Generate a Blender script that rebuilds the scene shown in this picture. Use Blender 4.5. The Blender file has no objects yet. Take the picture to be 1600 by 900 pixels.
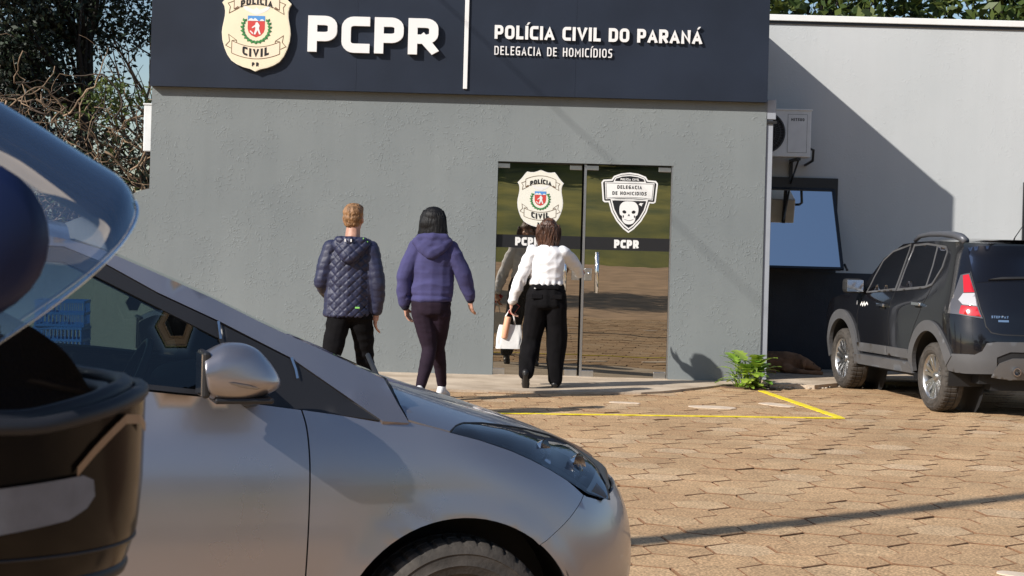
import bpy, bmesh, math, random
import numpy as np
from mathutils import Vector, Matrix, noise
from mathutils.geometry import delaunay_2d_cdt

SC = bpy.context.scene
COL = SC.collection
R = math.radians
PI = math.pi

# ------------------------------------------------------------------ camera
EYE = 1.475
cam_d = bpy.data.cameras.new("camera")
cam = bpy.data.objects.new("camera", cam_d)
COL.objects.link(cam)
ROLL = 0.027
cr, sr = math.cos(ROLL), math.sin(ROLL)
cam.matrix_world = Matrix(((cr, -sr, 0, 0), (0, 0, -1, 0), (sr, cr, 0, EYE), (0, 0, 0, 1)))
cam_d.sensor_width = 36.0
cam_d.lens = 36.0 * 2600 / 1600
cam_d.shift_y = -75 / 1600
cam_d.clip_start = 0.05
cam_d.clip_end = 1500
cam_d.dof.use_dof = True
cam_d.dof.focus_distance = 14.0
cam_d.dof.aperture_fstop = 30
SC.camera = cam

# ------------------------------------------------------------------ light
SUN_DIR = Vector((1.0, 0.755, -0.82)).normalized()      # the way the light travels
sun_d = bpy.data.lights.new("sun", 'SUN')
sun_d.energy = 4.6
sun_d.angle = R(0.53)
sun_d.color = (1.0, 0.95, 0.88)
sun = bpy.data.objects.new("sun", sun_d)
COL.objects.link(sun)
sun.rotation_euler = SUN_DIR.to_track_quat('-Z', 'Y').to_euler()
W = bpy.data.worlds.new("World")
SC.world = W
W.use_nodes = True
wn = W.node_tree
sky = wn.nodes.new('ShaderNodeTexSky')
sky.sky_type = 'NISHITA'
sky.sun_disc = False
sky.sun_elevation = math.asin(-SUN_DIR.z)
sky.sun_rotation = math.atan2(-SUN_DIR.x, -SUN_DIR.y) % (2 * PI)
sky.air_density = 1.0
sky.dust_density = 0.8
sky.ozone_density = 2.2
wn.links.new(sky.outputs[0], wn.nodes['Background'].inputs[0])
wn.nodes['Background'].inputs[1].default_value = 0.09
SC.view_settings.view_transform = 'Standard'
SC.view_settings.look = 'None'
SC.view_settings.exposure = 0.35
SC.view_settings.gamma = 1
SC.view_settings.use_curve_mapping = False
SC.cycles.max_bounces = 8
SC.cycles.transparent_max_bounces = 12
SC.cycles.use_denoising = True
SC.cycles.caustics_reflective = False
SC.cycles.caustics_refractive = False
SC.cycles.sample_clamp_indirect = 6

# ------------------------------------------------------------------ object helpers
def prop(o, label=None, cat=None, group=None, kind=None):
    if label: o["label"] = label
    if cat: o["category"] = cat
    if group: o["group"] = group
    if kind: o["kind"] = kind
    return o

def thing(name, label, cat, loc=(0, 0, 0), rotz=0.0, group=None):
    o = bpy.data.objects.new(name, None)
    COL.objects.link(o)
    o.location = loc
    o.rotation_euler = (0, 0, rotz)
    o.empty_display_size = 0.1
    return prop(o, label, cat, group)

def link(name, me, parent=None):
    o = bpy.data.objects.new(name, me)
    COL.objects.link(o)
    if parent is not None:
        o.parent = parent
    return o

class MB:
    """Collects geometry with material indexes; build() links it as one mesh object."""
    def __init__(s):
        s.v = []; s.f = []; s.m = []; s.mats = []; s.sm = []
    def mi(s, mat):
        if mat not in s.mats: s.mats.append(mat)
        return s.mats.index(mat)
    def add(s, verts, faces, mat, smooth=False):
        o = len(s.v); k = s.mi(mat)
        s.v.extend(tuple(p) for p in verts)
        for f in faces:
            s.f.append(tuple(i + o for i in f)); s.m.append(k); s.sm.append(smooth)
        return s
    def box(s, c, d, mat, rot=None, bev=0.0):
        x, y, z = d[0] / 2, d[1] / 2, d[2] / 2
        if bev > 0:
            bm = bmesh.new()
            bmesh.ops.create_cube(bm, size=1)
            bmesh.ops.scale(bm, vec=d, verts=bm.verts)
            bmesh.ops.bevel(bm, geom=bm.edges[:], offset=bev, segments=2, affect='EDGES', profile=0.5)
            vs = [v.co.copy() for v in bm.verts]
            bm.verts.index_update()
            fs = [[v.index for v in f.verts] for f in bm.faces]
            bm.free()
        else:
            vs = [Vector(p) for p in ((-x, -y, -z), (x, -y, -z), (x, y, -z), (-x, y, -z), (-x, -y, z), (x, -y, z), (x, y, z), (-x, y, z))]
            fs = [(0, 3, 2, 1), (4, 5, 6, 7), (0, 1, 5, 4), (1, 2, 6, 5), (2, 3, 7, 6), (3, 0, 4, 7)]
        if rot is not None: vs = [rot @ v for v in vs]
        return s.add([v + Vector(c) for v in vs], fs, mat, False)
    def b2(s, a, b, mat, bev=0.0):
        a = Vector(a); b = Vector(b)
        return s.box((a + b) / 2, (abs(b.x - a.x), abs(b.y - a.y), abs(b.z - a.z)), mat, None, bev)
    def tube(s, pts, r, mat, n=8, caps=True):
        pts = [Vector(p) for p in pts]
        rs = r if isinstance(r, (list, tuple)) else [r] * len(pts)
        vs = []; fs = []
        up = None
        for i, p in enumerate(pts):
            t = (pts[min(i + 1, len(pts) - 1)] - pts[max(i - 1, 0)])
            t = t.normalized() if t.length > 1e-9 else Vector((0, 0, 1))
            if up is None:
                up = Vector((0, 0, 1)) if abs(t.z) < 0.9 else Vector((1, 0, 0))
            a = t.cross(up)
            a = a.normalized() if a.length > 1e-6 else t.orthogonal().normalized()
            b = a.cross(t).normalized(); up = b
            for k in range(n):
                w = 2 * PI * k / n
                vs.append(p + (a * math.cos(w) + b * math.sin(w)) * rs[i])
        for i in range(len(pts) - 1):
            for k in range(n):
                k2 = (k + 1) % n
                fs.append((i * n + k, i * n + k2, (i + 1) * n + k2, (i + 1) * n + k))
        if caps:
            fs.append(tuple(range(n - 1, -1, -1)))
            fs.append(tuple((len(pts) - 1) * n + k for k in range(n)))
        return s.add(vs, fs, mat, True)
    def lathe(s, prof, mat, n=48, axis='y', c=(0, 0, 0), smooth=True, mod=None):
        """prof: list of (radius, along axis)."""
        vs = []; fs = []
        for i, (r, h) in enumerate(prof):
            for k in range(n):
                w = 2 * PI * k / n
                rr = r + (mod(i, k) if mod else 0)
                a, b = rr * math.cos(w), rr * math.sin(w)
                p = {'y': (a, h, b), 'z': (a, b, h), 'x': (h, a, b)}[axis]
                vs.append(Vector(p) + Vector(c))
        for i in range(len(prof) - 1):
            for k in range(n):
                k2 = (k + 1) % n
                fs.append((i * n + k, i * n + k2, (i + 1) * n + k2, (i + 1) * n + k))
        return s.add(vs, fs, mat, smooth)
    def grid(s, fn, nu, nv, mat, smooth=True, flip=False):
        vs = [fn(i / nu, j / nv) for i in range(nu + 1) for j in range(nv + 1)]
        fs = []
        for i in range(nu):
            for j in range(nv):
                q = (i * (nv + 1) + j, (i + 1) * (nv + 1) + j, (i + 1) * (nv + 1) + j + 1, i * (nv + 1) + j + 1)
                fs.append(q[::-1] if flip else q)
        return s.add(vs, fs, mat, smooth)
    def blob(s, c, rad, mat, n=14, m=9):
        vs = [Vector(c) + Vector((0, 0, -rad[2]))]; fs = []
        for i in range(1, m):
            t = PI * i / m - PI / 2
            for k in range(n):
                w = 2 * PI * k / n
                vs.append(Vector(c) + Vector((rad[0] * math.cos(t) * math.cos(w), rad[1] * math.cos(t) * math.sin(w), rad[2] * math.sin(t))))
        vs.append(Vector(c) + Vector((0, 0, rad[2])))
        for k in range(n):
            fs.append((0, 1 + (k + 1) % n, 1 + k))
            fs.append((len(vs) - 1, 1 + (m - 2) * n + k, 1 + (m - 2) * n + (k + 1) % n))
        for i in range(m - 2):
            for k in range(n):
                fs.append((1 + i * n + k, 1 + i * n + (k + 1) % n, 1 + (i + 1) * n + (k + 1) % n, 1 + (i + 1) * n + k))
        return s.add(vs, fs, mat, True)
    def mesh(s, name="mesh"):
        me = bpy.data.meshes.new(name)
        me.from_pydata([tuple(p) for p in s.v], [], s.f)
        for m in s.mats: me.materials.append(m)
        me.polygons.foreach_set("material_index", s.m)
        me.polygons.foreach_set("use_smooth", s.sm)
        me.update()
        return me
    def build(s, name, parent=None, sharp=None, recalc=False):
        me = s.mesh(name)
        if recalc:
            bm = bmesh.new(); bm.from_mesh(me)
            bmesh.ops.recalc_face_normals(bm, faces=bm.faces)
            bm.to_mesh(me); bm.free()
        if sharp: me.set_sharp_from_angle(angle=R(sharp))
        return link(name, me, parent)

# ---- flat shapes -----------------------------------------------------
def pip(P, loop):
    """points in polygon, P (n,2)"""
    x, y = P[:, 0], P[:, 1]
    ins = np.zeros(len(P), bool)
    L = np.asarray(loop, float)
    j = len(L) - 1
    for i in range(len(L)):
        xi, yi = L[i]; xj, yj = L[j]
        c = ((yi > y) != (yj > y))
        if yi != yj:
            ins ^= c & (x < (xj - xi) * (y - yi) / (yj - yi) + xi)
        j = i
    return ins

def dens(loop, res):
    out = []
    n = len(loop)
    for i in range(n):
        a, b = loop[i], loop[(i + 1) % n]
        k = max(1, int(math.ceil(math.dist(a, b) / res)))
        for t in range(k):
            out.append((a[0] + (b[0] - a[0]) * t / k, a[1] + (b[1] - a[1]) * t / k))
    return out

def smooth_loop(pts, k=4, closed=True):
    n = len(pts); out = []
    P = [Vector((p[0], p[1])) for p in pts]
    rng = range(n) if closed else range(n - 1)
    for i in rng:
        p0 = P[(i - 1) % n] if closed or i > 0 else P[i]
        p1, p2 = P[i], P[(i + 1) % n]
        p3 = P[(i + 2) % n] if closed or i + 2 < n else p2
        for t in range(k):
            u = t / k
            q = 0.5 * ((2 * p1) + (p2 - p0) * u + (2 * p0 - 5 * p1 + 4 * p2 - p3) * u * u + (3 * p1 - p0 - 3 * p2 + p3) * u ** 3)
            out.append((q.x, q.y))
    if not closed: out.append(tuple(P[-1]))
    return out

def tri2d(loops, mode='holes', res=None):
    """triangulates loops; mode 'holes' = even-odd, 'union' = inside any."""
    vs = []; es = []
    for lp in loops:
        if res: lp = dens(lp, res)
        o = len(vs)
        vs += [Vector((p[0], p[1])) for p in lp]
        es += [(o + i, o + (i + 1) % len(lp)) for i in range(len(lp))]
    if res:
        A = np.array([p for lp in loops for p in lp])
        x0, y0 = A.min(0); x1, y1 = A.max(0)
        gx = np.arange(x0 + res / 2, x1, res); gy = np.arange(y0 + res / 2, y1, res)
        if len(gx) and len(gy):
            G = np.array([(a + (res / 2 if j % 2 else 0), b) for j, b in enumerate(gy) for a in gx])
            ok = np.zeros(len(G), bool)
            for lp in loops:
                ok = (ok ^ pip(G, lp)) if mode == 'holes' else (ok | pip(G, lp))
            E = np.array([(p.x, p.y) for p in vs])
            G = G[ok]
            if len(G):
                dmin = np.array([np.min(np.hypot(E[:, 0] - g[0], E[:, 1] - g[1])) for g in G])
                vs += [Vector((float(a), float(b))) for a, b in G[dmin > res * 0.45]]
    V, _, T = delaunay_2d_cdt(vs, es, [], 0, 1e-6)[:3]
    V = np.array([(p.x, p.y) for p in V])
    T = [tuple(t) for t in T]
    C = np.array([V[list(t)].mean(0) for t in T])
    ok = np.zeros(len(C), bool)
    for lp in loops:
        ok = (ok ^ pip(C, lp)) if mode == 'holes' else (ok | pip(C, lp))
    T = [t for t, k in zip(T, ok) if k]
    out = []
    for t in T:
        a, b, c = V[t[0]], V[t[1]], V[t[2]]
        if (b[0] - a[0]) * (c[1] - a[1]) - (b[1] - a[1]) * (c[0] - a[0]) < 0: t = (t[0], t[2], t[1])
        out.append(t)
    used = sorted({i for t in out for i in t})
    mp = {i: k for k, i in enumerate(used)}
    return V[used], [tuple(mp[i] for i in t) for t in out]

def border(T):
    c = {}
    for t in T:
        for i in range(3):
            e = (t[i], t[(i + 1) % 3])
            c[e] = c.get(e, 0) + 1
    return [e for e in c if (e[1], e[0]) not in c]

def slab2d(mb, loops, fn, mat, depth=0.0, mode='holes', res=None, smooth=False, side=None, back=False):
    """flat/curved patch: fn(a, b, d) -> 3D, d = 0 front, d = depth back."""
    V, T = tri2d(loops, mode, res)
    n = len(V)
    vs = [fn(a, b, 0.0) for a, b in V]
    fs = list(T)
    mb.add(vs, fs, mat, smooth)
    if depth:
        Bd = border(T)
        vv = vs + [fn(a, b, depth) for a, b in V]
        mb.add(vv, [(e[1], e[0], e[0] + n, e[1] + n) for e in Bd], side or mat, False)
        if back:
            mb.add(vv, [(t[0] + n, t[2] + n, t[1] + n) for t in T], side or mat, smooth)
    return mb

# ---- lettering drawn with strokes -------------------------------------
def arc(cx, cy, rx, ry, a0, a1, n=5):
    return [(cx + rx * math.cos(R(a0 + (a1 - a0) * i / n)), cy + ry * math.sin(R(a0 + (a1 - a0) * i / n))) for i in range(n + 1)]
def _rr(x0, y0, x1, y1, rx, ry):
    return arc(x1 - rx, y1 - ry, rx, ry, 0, 90) + arc(x0 + rx, y1 - ry, rx, ry, 90, 180) + arc(x0 + rx, y0 + ry, rx, ry, 180, 270) + arc(x1 - rx, y0 + ry, rx, ry, 270, 360)
_bowl = [(0, 1), (.62, 1)] + arc(.62, .80, .38, .20, 90, 0)[1:] + arc(.62, .60, .38, .20, 0, -90) + [(0, .40)]
GL = {
 'P': (.62, [[(0, 0), (0, 1)], _bowl], []),
 'R': (.64, [[(0, 0), (0, 1)], _bowl, [(.50, .42), (.96, 0)]], []),
 'C': (.60, [[(1, 1), (.4, 1)] + arc(.4, .75, .4, .25, 90, 180)[1:] + arc(.4, .25, .4, .25, 180, 270) + [(1, 0)]], []),
 'G': (.64, [[(1, 1), (.4, 1)] + arc(.4, .75, .4, .25, 90, 180)[1:] + arc(.4, .25, .4, .25, 180, 270) + [(1, 0), (1, .47), (.55, .47)]], []),
 'O': (.68, [], [_rr(0, 0, 1, 1, .38, .26)]),
 'D': (.66, [], [[(0, 0), (.6, 0)] + arc(.6, .28, .4, .28, -90, 0)[1:] + arc(.6, .72, .4, .28, 0, 90) + [(0, 1)]]),
 'L': (.52, [[(0, 1), (0, 0), (1, 0)]], []),
 'I': (.0, [[(0, 0), (0, 1)]], []),
 'A': (.70, [[(0, 0), (.5, 1), (1, 0)], [(.30, .27), (.70, .27)]], []),
 'V': (.70, [[(0, 1), (.5, 0), (1, 1)]], []),
 'N': (.66, [[(0, 0), (0, 1), (1, 0), (1, 1)]], []),
 'E': (.54, [[(1, 1), (0, 1), (0, 0), (1, 0)], [(0, .52), (.9, .52)]], []),
 'H': (.66, [[(0, 0), (0, 1)], [(1, 0), (1, 1)], [(0, .52), (1, .52)]], []),
 'M': (.84, [[(0, 0), (0, 1), (.5, .35), (1, 1), (1, 0)]], []),
 'T': (.62, [[(0, 1), (1, 1)], [(.5, 0), (.5, 1)]], []),
 'U': (.64, [[(0, 1), (0, .25)] + arc(.3, .25, .3, .25, 180, 270)[1:] + arc(.7, .25, .3, .25, 270, 360) + [(1, 1)]], []),
 'S': (.58, [[(1, 1), (.3, 1)] + arc(.3, .76, .3, .24, 90, 270)[1:] + arc(.7, .26, .3, .26, 90, -90) + [(0, 0)]], []),
 'W': (.95, [[(0, 1), (.25, 0), (.5, .8), (.75, 0), (1, 1)]], []),
 'Y': (.64, [[(0, 1), (.5, .45), (1, 1)], [(.5, .45), (.5, 0)]], []),
}
def ribbon(pts, w, closed=False):
    P = [Vector((p[0], p[1])) for p in pts]
    Q = [P[0]]
    for p in P[1:]:
        if (p - Q[-1]).length > 1e-5: Q.append(p)
    if closed and (Q[0] - Q[-1]).length < 1e-5: Q.pop()
    n = len(Q); lf = []; rt = []
    for i in range(n):
        a = Q[(i - 1) % n] if closed or i > 0 else None
        b = Q[(i + 1) % n] if closed or i < n - 1 else None
        d1 = (Q[i] - a).normalized() if a is not None else None
        d2 = (b - Q[i]).normalized() if b is not None else None
        if d1 is None: d1 = d2
        if d2 is None: d2 = d1
        n1 = Vector((-d1.y, d1.x)); n2 = Vector((-d2.y, d2.x))
        m = n1 + n2
        m = m.normalized() if m.length > 1e-5 else n1
        k = min(1.0 / max(m.dot(n1), 0.2), 2.2)
        lf.append(tuple(Q[i] + m * w / 2 * k)); rt.append(tuple(Q[i] - m * w / 2 * k))
    if closed: return [lf, rt]
    return [lf + rt[::-1]]
def glyph(ch, h, t, wide=1.0):
    """-> list of polygons (union), advance width"""
    acc = {'\u00cd': 'I', '\u00c1': 'A'}.get(ch)
    w, op, cl = GL[acc or ch]
    W_ = max(w * h * wide - t, 0.0); H_ = h - t
    S = lambda p: (t / 2 + p[0] * W_, t / 2 + p[1] * H_)
    polys = []
    for s in op:
        q = [Vector(S(p)) for p in s]
        q[0] = q[0] + (q[0] - q[1]).normalized() * t / 2
        q[-1] = q[-1] + (q[-1] - q[-2]).normalized() * t / 2
        polys += [[(a, min(max(b, 0), h)) for a, b in r] for r in ribbon(q, t)]
    rings = [[[(a, min(max(b, 0), h)) for a, b in r] for r in ribbon([S(p) for p in s], t, True)] for s in cl]
    if acc:
        cx = t / 2 + W_ / 2
        polys.append([(cx - .03 * h, h * 1.07), (cx + .09 * h, h * 1.07), (cx + .26 * h, h * 1.26), (cx + .10 * h, h * 1.26)])
    return polys, rings, W_ + t
def text_w(txt, h, t, gap, wide=1.0):
    x = 0
    for ch in txt:
        x += (h * .34 if ch == ' ' else glyph(ch, h, t, wide)[2]) + gap
    return x - gap
def put_text(mb, txt, fn, h, t, mat, gap=None, wide=1.0, depth=0.0, center=False, x0=0.0, each=None):
    """fn(a, b, d): text plane -> 3D. each: called with a fresh MB per glyph instead of mb."""
    gap = h * .16 if gap is None else gap
    x = x0 - (text_w(txt, h, t, gap, wide) / 2 if center else 0)
    for ch in txt:
        if ch == ' ':
            x += h * .34 + gap; continue
        polys, rings, w = glyph(ch, h, t, wide)
        tgt = MB() if each else mb
        g = lambda a, b, d, x=x: fn(a + x, b, d)
        if polys: slab2d(tgt, polys, g, mat, depth, 'union')
        for rg in rings: slab2d(tgt, rg, g, mat, depth, 'holes')
        if each: each(tgt)
        x += w + gap

# ---- voxel-joined bodies ------------------------------------------------
def remesh(mb, vox, smooth=6, fac=0.5):
    me = mb.mesh("tmp")
    o = bpy.data.objects.new("tmp", me)
    COL.objects.link(o)
    m = o.modifiers.new("r", 'REMESH'); m.mode = 'VOXEL'; m.voxel_size = vox; m.adaptivity = 0
    if smooth:
        s = o.modifiers.new("s", 'SMOOTH'); s.iterations = smooth; s.factor = fac
    dg = bpy.context.evaluated_depsgraph_get()
    out = bpy.data.meshes.new_from_object(o.evaluated_get(dg))
    bpy.data.objects.remove(o); bpy.data.meshes.remove(me)
    return out
def displace(me, fn):
    n = len(me.vertices)
    co = np.zeros(n * 3); me.vertices.foreach_get('co', co); co = co.reshape(-1, 3)
    no = np.zeros(n * 3); me.vertices.foreach_get('normal', no); no = no.reshape(-1, 3)
    d = fn(co, no)
    co = co + no * d[:, None]
    me.vertices.foreach_set('co', co.ravel()); me.update()
def vnoise(co, sc, seed=0.0):
    sc = np.asarray(sc, float) * np.ones(3)
    return np.array([noise.noise(Vector((p[0] * sc[0] + seed, p[1] * sc[1] + seed * 1.7, p[2] * sc[2] - seed))) for p in co])
def strands(me, paths, m_):
    """adds loose thin locks to a finished hair mesh"""
    mb = MB()
    for q, r in paths: mb.tube(q, [r * (1 - .8 * i / (len(q) - 1)) for i in range(len(q))], m_, 5)
    t = mb.mesh('tmp'); bm = bmesh.new(); bm.from_mesh(me); bm.from_mesh(t); bm.to_mesh(me); bm.free(); bpy.data.meshes.remove(t)
def finish(me, name, mat, parent):
    me.materials.clear(); me.materials.append(mat)
    me.polygons.foreach_set("use_smooth", [True] * len(me.polygons))
    me.name = name
    return link(name, me, parent)

# ------------------------------------------------------------------ materials
def mat(name, col, rough=0.6, metal=0.0, var=0.0, vscale=4.0, bump=0.0, bscale=60.0, coat=0.0, spec=0.5, col2=None, detail=4.0, stretch=None, coatr=0.05):
    m = bpy.data.materials.new(name); m.use_nodes = True
    nt = m.node_tree; b = nt.nodes['Principled BSDF']
    b.inputs['Base Color'].default_value = (*col, 1)
    b.inputs['Roughness'].default_value = rough
    b.inputs['Metallic'].default_value = metal
    b.inputs['Specular IOR Level'].default_value = spec
    b.inputs['Coat Weight'].default_value = coat
    b.inputs['Coat Roughness'].default_value = coatr
    tc = nt.nodes.new('ShaderNodeTexCoord')
    src = tc.outputs['Object']
    if stretch:
        mp = nt.nodes.new('ShaderNodeMapping'); mp.inputs['Scale'].default_value = stretch
        nt.links.new(src, mp.inputs[0]); src = mp.outputs[0]
    if var or col2:
        n = nt.nodes.new('ShaderNodeTexNoise'); n.inputs['Scale'].default_value = vscale; n.inputs['Detail'].default_value = detail
        nt.links.new(src, n.inputs['Vector'])
        r = nt.nodes.new('ShaderNodeValToRGB')
        c1 = [max(0, c * (1 - var)) for c in col]; c2 = col2 or [min(1, c * (1 + var)) for c in col]
        r.color_ramp.elements[0].position = .35; r.color_ramp.elements[1].position = .65
        r.color_ramp.elements[0].color = (*c1, 1); r.color_ramp.elements[1].color = (*c2, 1)
        nt.links.new(n.outputs['Fac'], r.inputs[0]); nt.links.new(r.outputs[0], b.inputs['Base Color'])
    if bump:
        n2 = nt.nodes.new('ShaderNodeTexNoise'); n2.inputs['Scale'].default_value = bscale; n2.inputs['Detail'].default_value = 3
        nt.links.new(src, n2.inputs['Vector'])
        bp = nt.nodes.new('ShaderNodeBump'); bp.inputs['Strength'].default_value = bump; bp.inputs['Distance'].default_value = 0.01
        nt.links.new(n2.outputs['Fac'], bp.inputs['Height']); nt.links.new(bp.outputs[0], b.inputs['Normal'])
    return m

def glass_mix(name, refl, tint, trans, rough=0.0, diff=(0.01, 0.01, 0.01), top=1.0, wave=0.0):
    """thin tinted pane: mirror part + see-through part + dark body; rises at grazing angles."""
    m = bpy.data.materials.new(name); m.use_nodes = True
    nt = m.node_tree; nt.nodes.clear()
    out = nt.nodes.new('ShaderNodeOutputMaterial')
    gl = nt.nodes.new('ShaderNodeBsdfGlossy'); gl.inputs['Color'].default_value = (*refl[1], 1); gl.inputs['Roughness'].default_value = rough
    tr = nt.nodes.new('ShaderNodeBsdfTransparent'); tr.inputs['Color'].default_value = (*tint, 1)
    df = nt.nodes.new('ShaderNodeBsdfDiffuse'); df.inputs['Color'].default_value = (*diff, 1)
    mx = nt.nodes.new('ShaderNodeMixShader'); mx.inputs[0].default_value = trans
    nt.links.new(df.outputs[0], mx.inputs[1]); nt.links.new(tr.outputs[0], mx.inputs[2])
    lw = nt.nodes.new('ShaderNodeFresnel'); lw.inputs['IOR'].default_value = 1.5
    mr = nt.nodes.new('ShaderNodeMapRange'); mr.inputs['From Min'].default_value = 0.04; mr.inputs['From Max'].default_value = 1.0
    mr.inputs['To Min'].default_value = refl[0]; mr.inputs['To Max'].default_value = top
    nt.links.new(lw.outputs[0], mr.inputs[0])
    mx2 = nt.nodes.new('ShaderNodeMixShader')
    nt.links.new(mr.outputs[0], mx2.inputs[0]); nt.links.new(mx.outputs[0], mx2.inputs[1]); nt.links.new(gl.outputs[0], mx2.inputs[2])
    nt.links.new(mx2.outputs[0], out.inputs[0])
    if wave:
        tc = nt.nodes.new('ShaderNodeTexCoord'); nz = nt.nodes.new('ShaderNodeTexNoise'); nz.inputs['Scale'].default_value = 2.2; nz.inputs['Detail'].default_value = 1
        nt.links.new(tc.outputs['Object'], nz.inputs['Vector'])
        bp = nt.nodes.new('ShaderNodeBump'); bp.inputs['Strength'].default_value = wave; bp.inputs['Distance'].default_value = .02
        nt.links.new(nz.outputs['Fac'], bp.inputs['Height']); nt.links.new(bp.outputs[0], gl.inputs['Normal'])
    return m

def stucco(name, col, col2, strength=0.5, streak=0.95):
    m = bpy.data.materials.new(name); m.use_nodes = True
    nt = m.node_tree; b = nt.nodes['Principled BSDF']; b.inputs['Roughness'].default_value = 0.85; b.inputs['Specular IOR Level'].default_value = 0.25
    tc = nt.nodes.new('ShaderNodeTexCoord')
    def nz(scale, detail, dist=0.0):
        n = nt.nodes.new('ShaderNodeTexNoise'); n.inputs['Scale'].default_value = scale; n.inputs['Detail'].default_value = detail
        n.inputs['Distortion'].default_value = dist
        nt.links.new(tc.outputs['Object'], n.inputs['Vector']); return n
    big = nz(0.9, 5)
    r = nt.nodes.new('ShaderNodeValToRGB'); r.color_ramp.elements[0].position = .3; r.color_ramp.elements[1].position = .7
    r.color_ramp.elements[0].color = (*col, 1); r.color_ramp.elements[1].color = (*col2, 1)
    nt.links.new(big.outputs['Fac'], r.inputs[0])
    # faint vertical weather streaks
    mp = nt.nodes.new('ShaderNodeMapping'); mp.inputs['Scale'].default_value = (5.0, 5.0, 0.35)
    nt.links.new(tc.outputs['Object'], mp.inputs[0])
    st = nt.nodes.new('ShaderNodeTexNoise'); st.inputs['Scale'].default_value = 1.6; st.inputs['Detail'].default_value = 6
    nt.links.new(mp.outputs[0], st.inputs['Vector'])
    sr_ = nt.nodes.new('ShaderNodeMapRange'); sr_.inputs['From Min'].default_value = .35; sr_.inputs['From Max'].default_value = .75
    sr_.inputs['To Min'].default_value = 1.0; sr_.inputs['To Max'].default_value = streak
    nt.links.new(st.outputs['Fac'], sr_.inputs[0])
    mu = nt.nodes.new('ShaderNodeMix'); mu.data_type = 'RGBA'; mu.blend_type = 'MULTIPLY'; mu.inputs[0].default_value = 1.0
    nt.links.new(r.outputs[0], mu.inputs[6]); nt.links.new(sr_.outputs[0], mu.inputs[7])
    nt.links.new(mu.outputs[2], b.inputs['Base Color'])
    # trowelled worm marks: thresholded noise gated by a larger noise
    w1 = nz(24, 2, 1.4); w2 = nz(2.6, 2)
    cr_ = nt.nodes.new('ShaderNodeValToRGB'); cr_.color_ramp.elements[0].position = .56; cr_.color_ramp.elements[1].position = .66
    nt.links.new(w1.outputs['Fac'], cr_.inputs[0])
    gt = nt.nodes.new('ShaderNodeMapRange'); gt.inputs['From Min'].default_value = .42; gt.inputs['From Max'].default_value = .6
    nt.links.new(w2.outputs['Fac'], gt.inputs[0])
    mm = nt.nodes.new('ShaderNodeMath'); mm.operation = 'MULTIPLY'
    nt.links.new(cr_.outputs[0], mm.inputs[0]); nt.links.new(gt.outputs[0], mm.inputs[1])
    fine = nz(120, 3)
    ad = nt.nodes.new('ShaderNodeMath'); ad.operation = 'MULTIPLY_ADD'; ad.inputs[1].default_value = .25
    nt.links.new(fine.outputs['Fac'], ad.inputs[0]); nt.links.new(mm.outputs[0], ad.inputs[2])
    bp = nt.nodes.new('ShaderNodeBump'); bp.inputs['Strength'].default_value = strength; bp.inputs['Distance'].default_value = 0.012
    nt.links.new(ad.outputs[0], bp.inputs['Height']); nt.links.new(bp.outputs[0], b.inputs['Normal'])
    return m

M = {}
M['wall'] = stucco('grey_stucco', (.184, .204, .209), (.220, .240, .242), 0.36, .955)
M['wing'] = stucco('pale_stucco', (.50, .52, .525), (.545, .56, .565), 0.18, .97)
M['dado'] = mat('navy_dado_paint', (.022, .025, .034), .6, var=.15, vscale=3, bump=.2)
M['white'] = mat('white_paint', (.80, .80, .78), .5, var=.03)
M['fascia'] = mat('navy_composite', (.017, .023, .038), .45, var=.14, vscale=1.2, bump=.05, bscale=8, spec=.3)
M['letter'] = mat('white_letter', (.80, .79, .78), .4, var=.02)
M['cream'] = mat('cream_enamel', (.86, .76, .55), .35, var=.03)
M['cream2'] = mat('cream_ribbon', (.88, .74, .56), .35)
M['creamw'] = mat('cream_edge', (.88, .80, .62), .4)
M['ink'] = mat('black_ink', (.012, .011, .012), .5)
M['line'] = mat('brown_line', (.16, .09, .045), .5)
M['vinyl'] = mat('white_vinyl', (.80, .79, .77), .5)
M['vcream'] = mat('pale_vinyl', (.82, .80, .70), .5)
M['band'] = mat('black_vinyl', (.016, .016, .018), .35)
M['red'] = mat('red_enamel', (.62, .07, .06), .4)
M['blue'] = mat('blue_enamel', (.10, .30, .65), .4)
M['green'] = mat('green_enamel', (.06, .26, .07), .5)
M['green2'] = mat('deep_green_enamel', (.03, .14, .05), .5)
M['steel'] = mat('brushed_steel', (.62, .62, .62), .28, metal=1.0, var=.05, vscale=30)
M['chrome'] = mat('chrome', (.82, .82, .82), .12, metal=1.0)
M['alu'] = mat('aluminium', (.55, .55, .55), .35, metal=1.0)
M['darkmetal'] = mat('dark_metal', (.02, .021, .025), .4, metal=.2)
M['pvc'] = mat('pale_blue_pvc', (.32, .34, .38), .5, var=.05)
M['acwhite'] = mat('ac_white', (.74, .75, .75), .45, var=.04, vscale=9)
M['acgrille'] = mat('ac_grille', (.05, .05, .055), .5)
M['black'] = mat('matte_black', (.012, .012, .013), .65)
M['rubber'] = mat('tyre_rubber', (.050, .043, .037), .8, var=.3, vscale=18, bump=.2, bscale=90)
M['concrete'] = mat('concrete', (.46, .36, .26), .9, var=.16, vscale=2.2, bump=.5, bscale=40, col2=(.60, .49, .37))
M['yellow'] = mat('yellow_paint', (.85, .66, .02), .6, var=.08, vscale=20, bump=.3, bscale=120, col2=(.92, .76, .04))
M['doorglass'] = glass_mix('dark_reflective_glass', (.41, (.95, .89, .78)), (.2, .18, .15), .0, diff=(.008, .007, .006), wave=.025)
M['skyglass'] = glass_mix('window_film', (1.0, (.97, 1.0, 1.0)), (.2, .2, .2), .0, diff=(.01, .012, .02))
M['carglass'] = glass_mix('tinted_car_glass', (.07, (.95, 1, 1)), (.45, .53, .49), .97)
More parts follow.
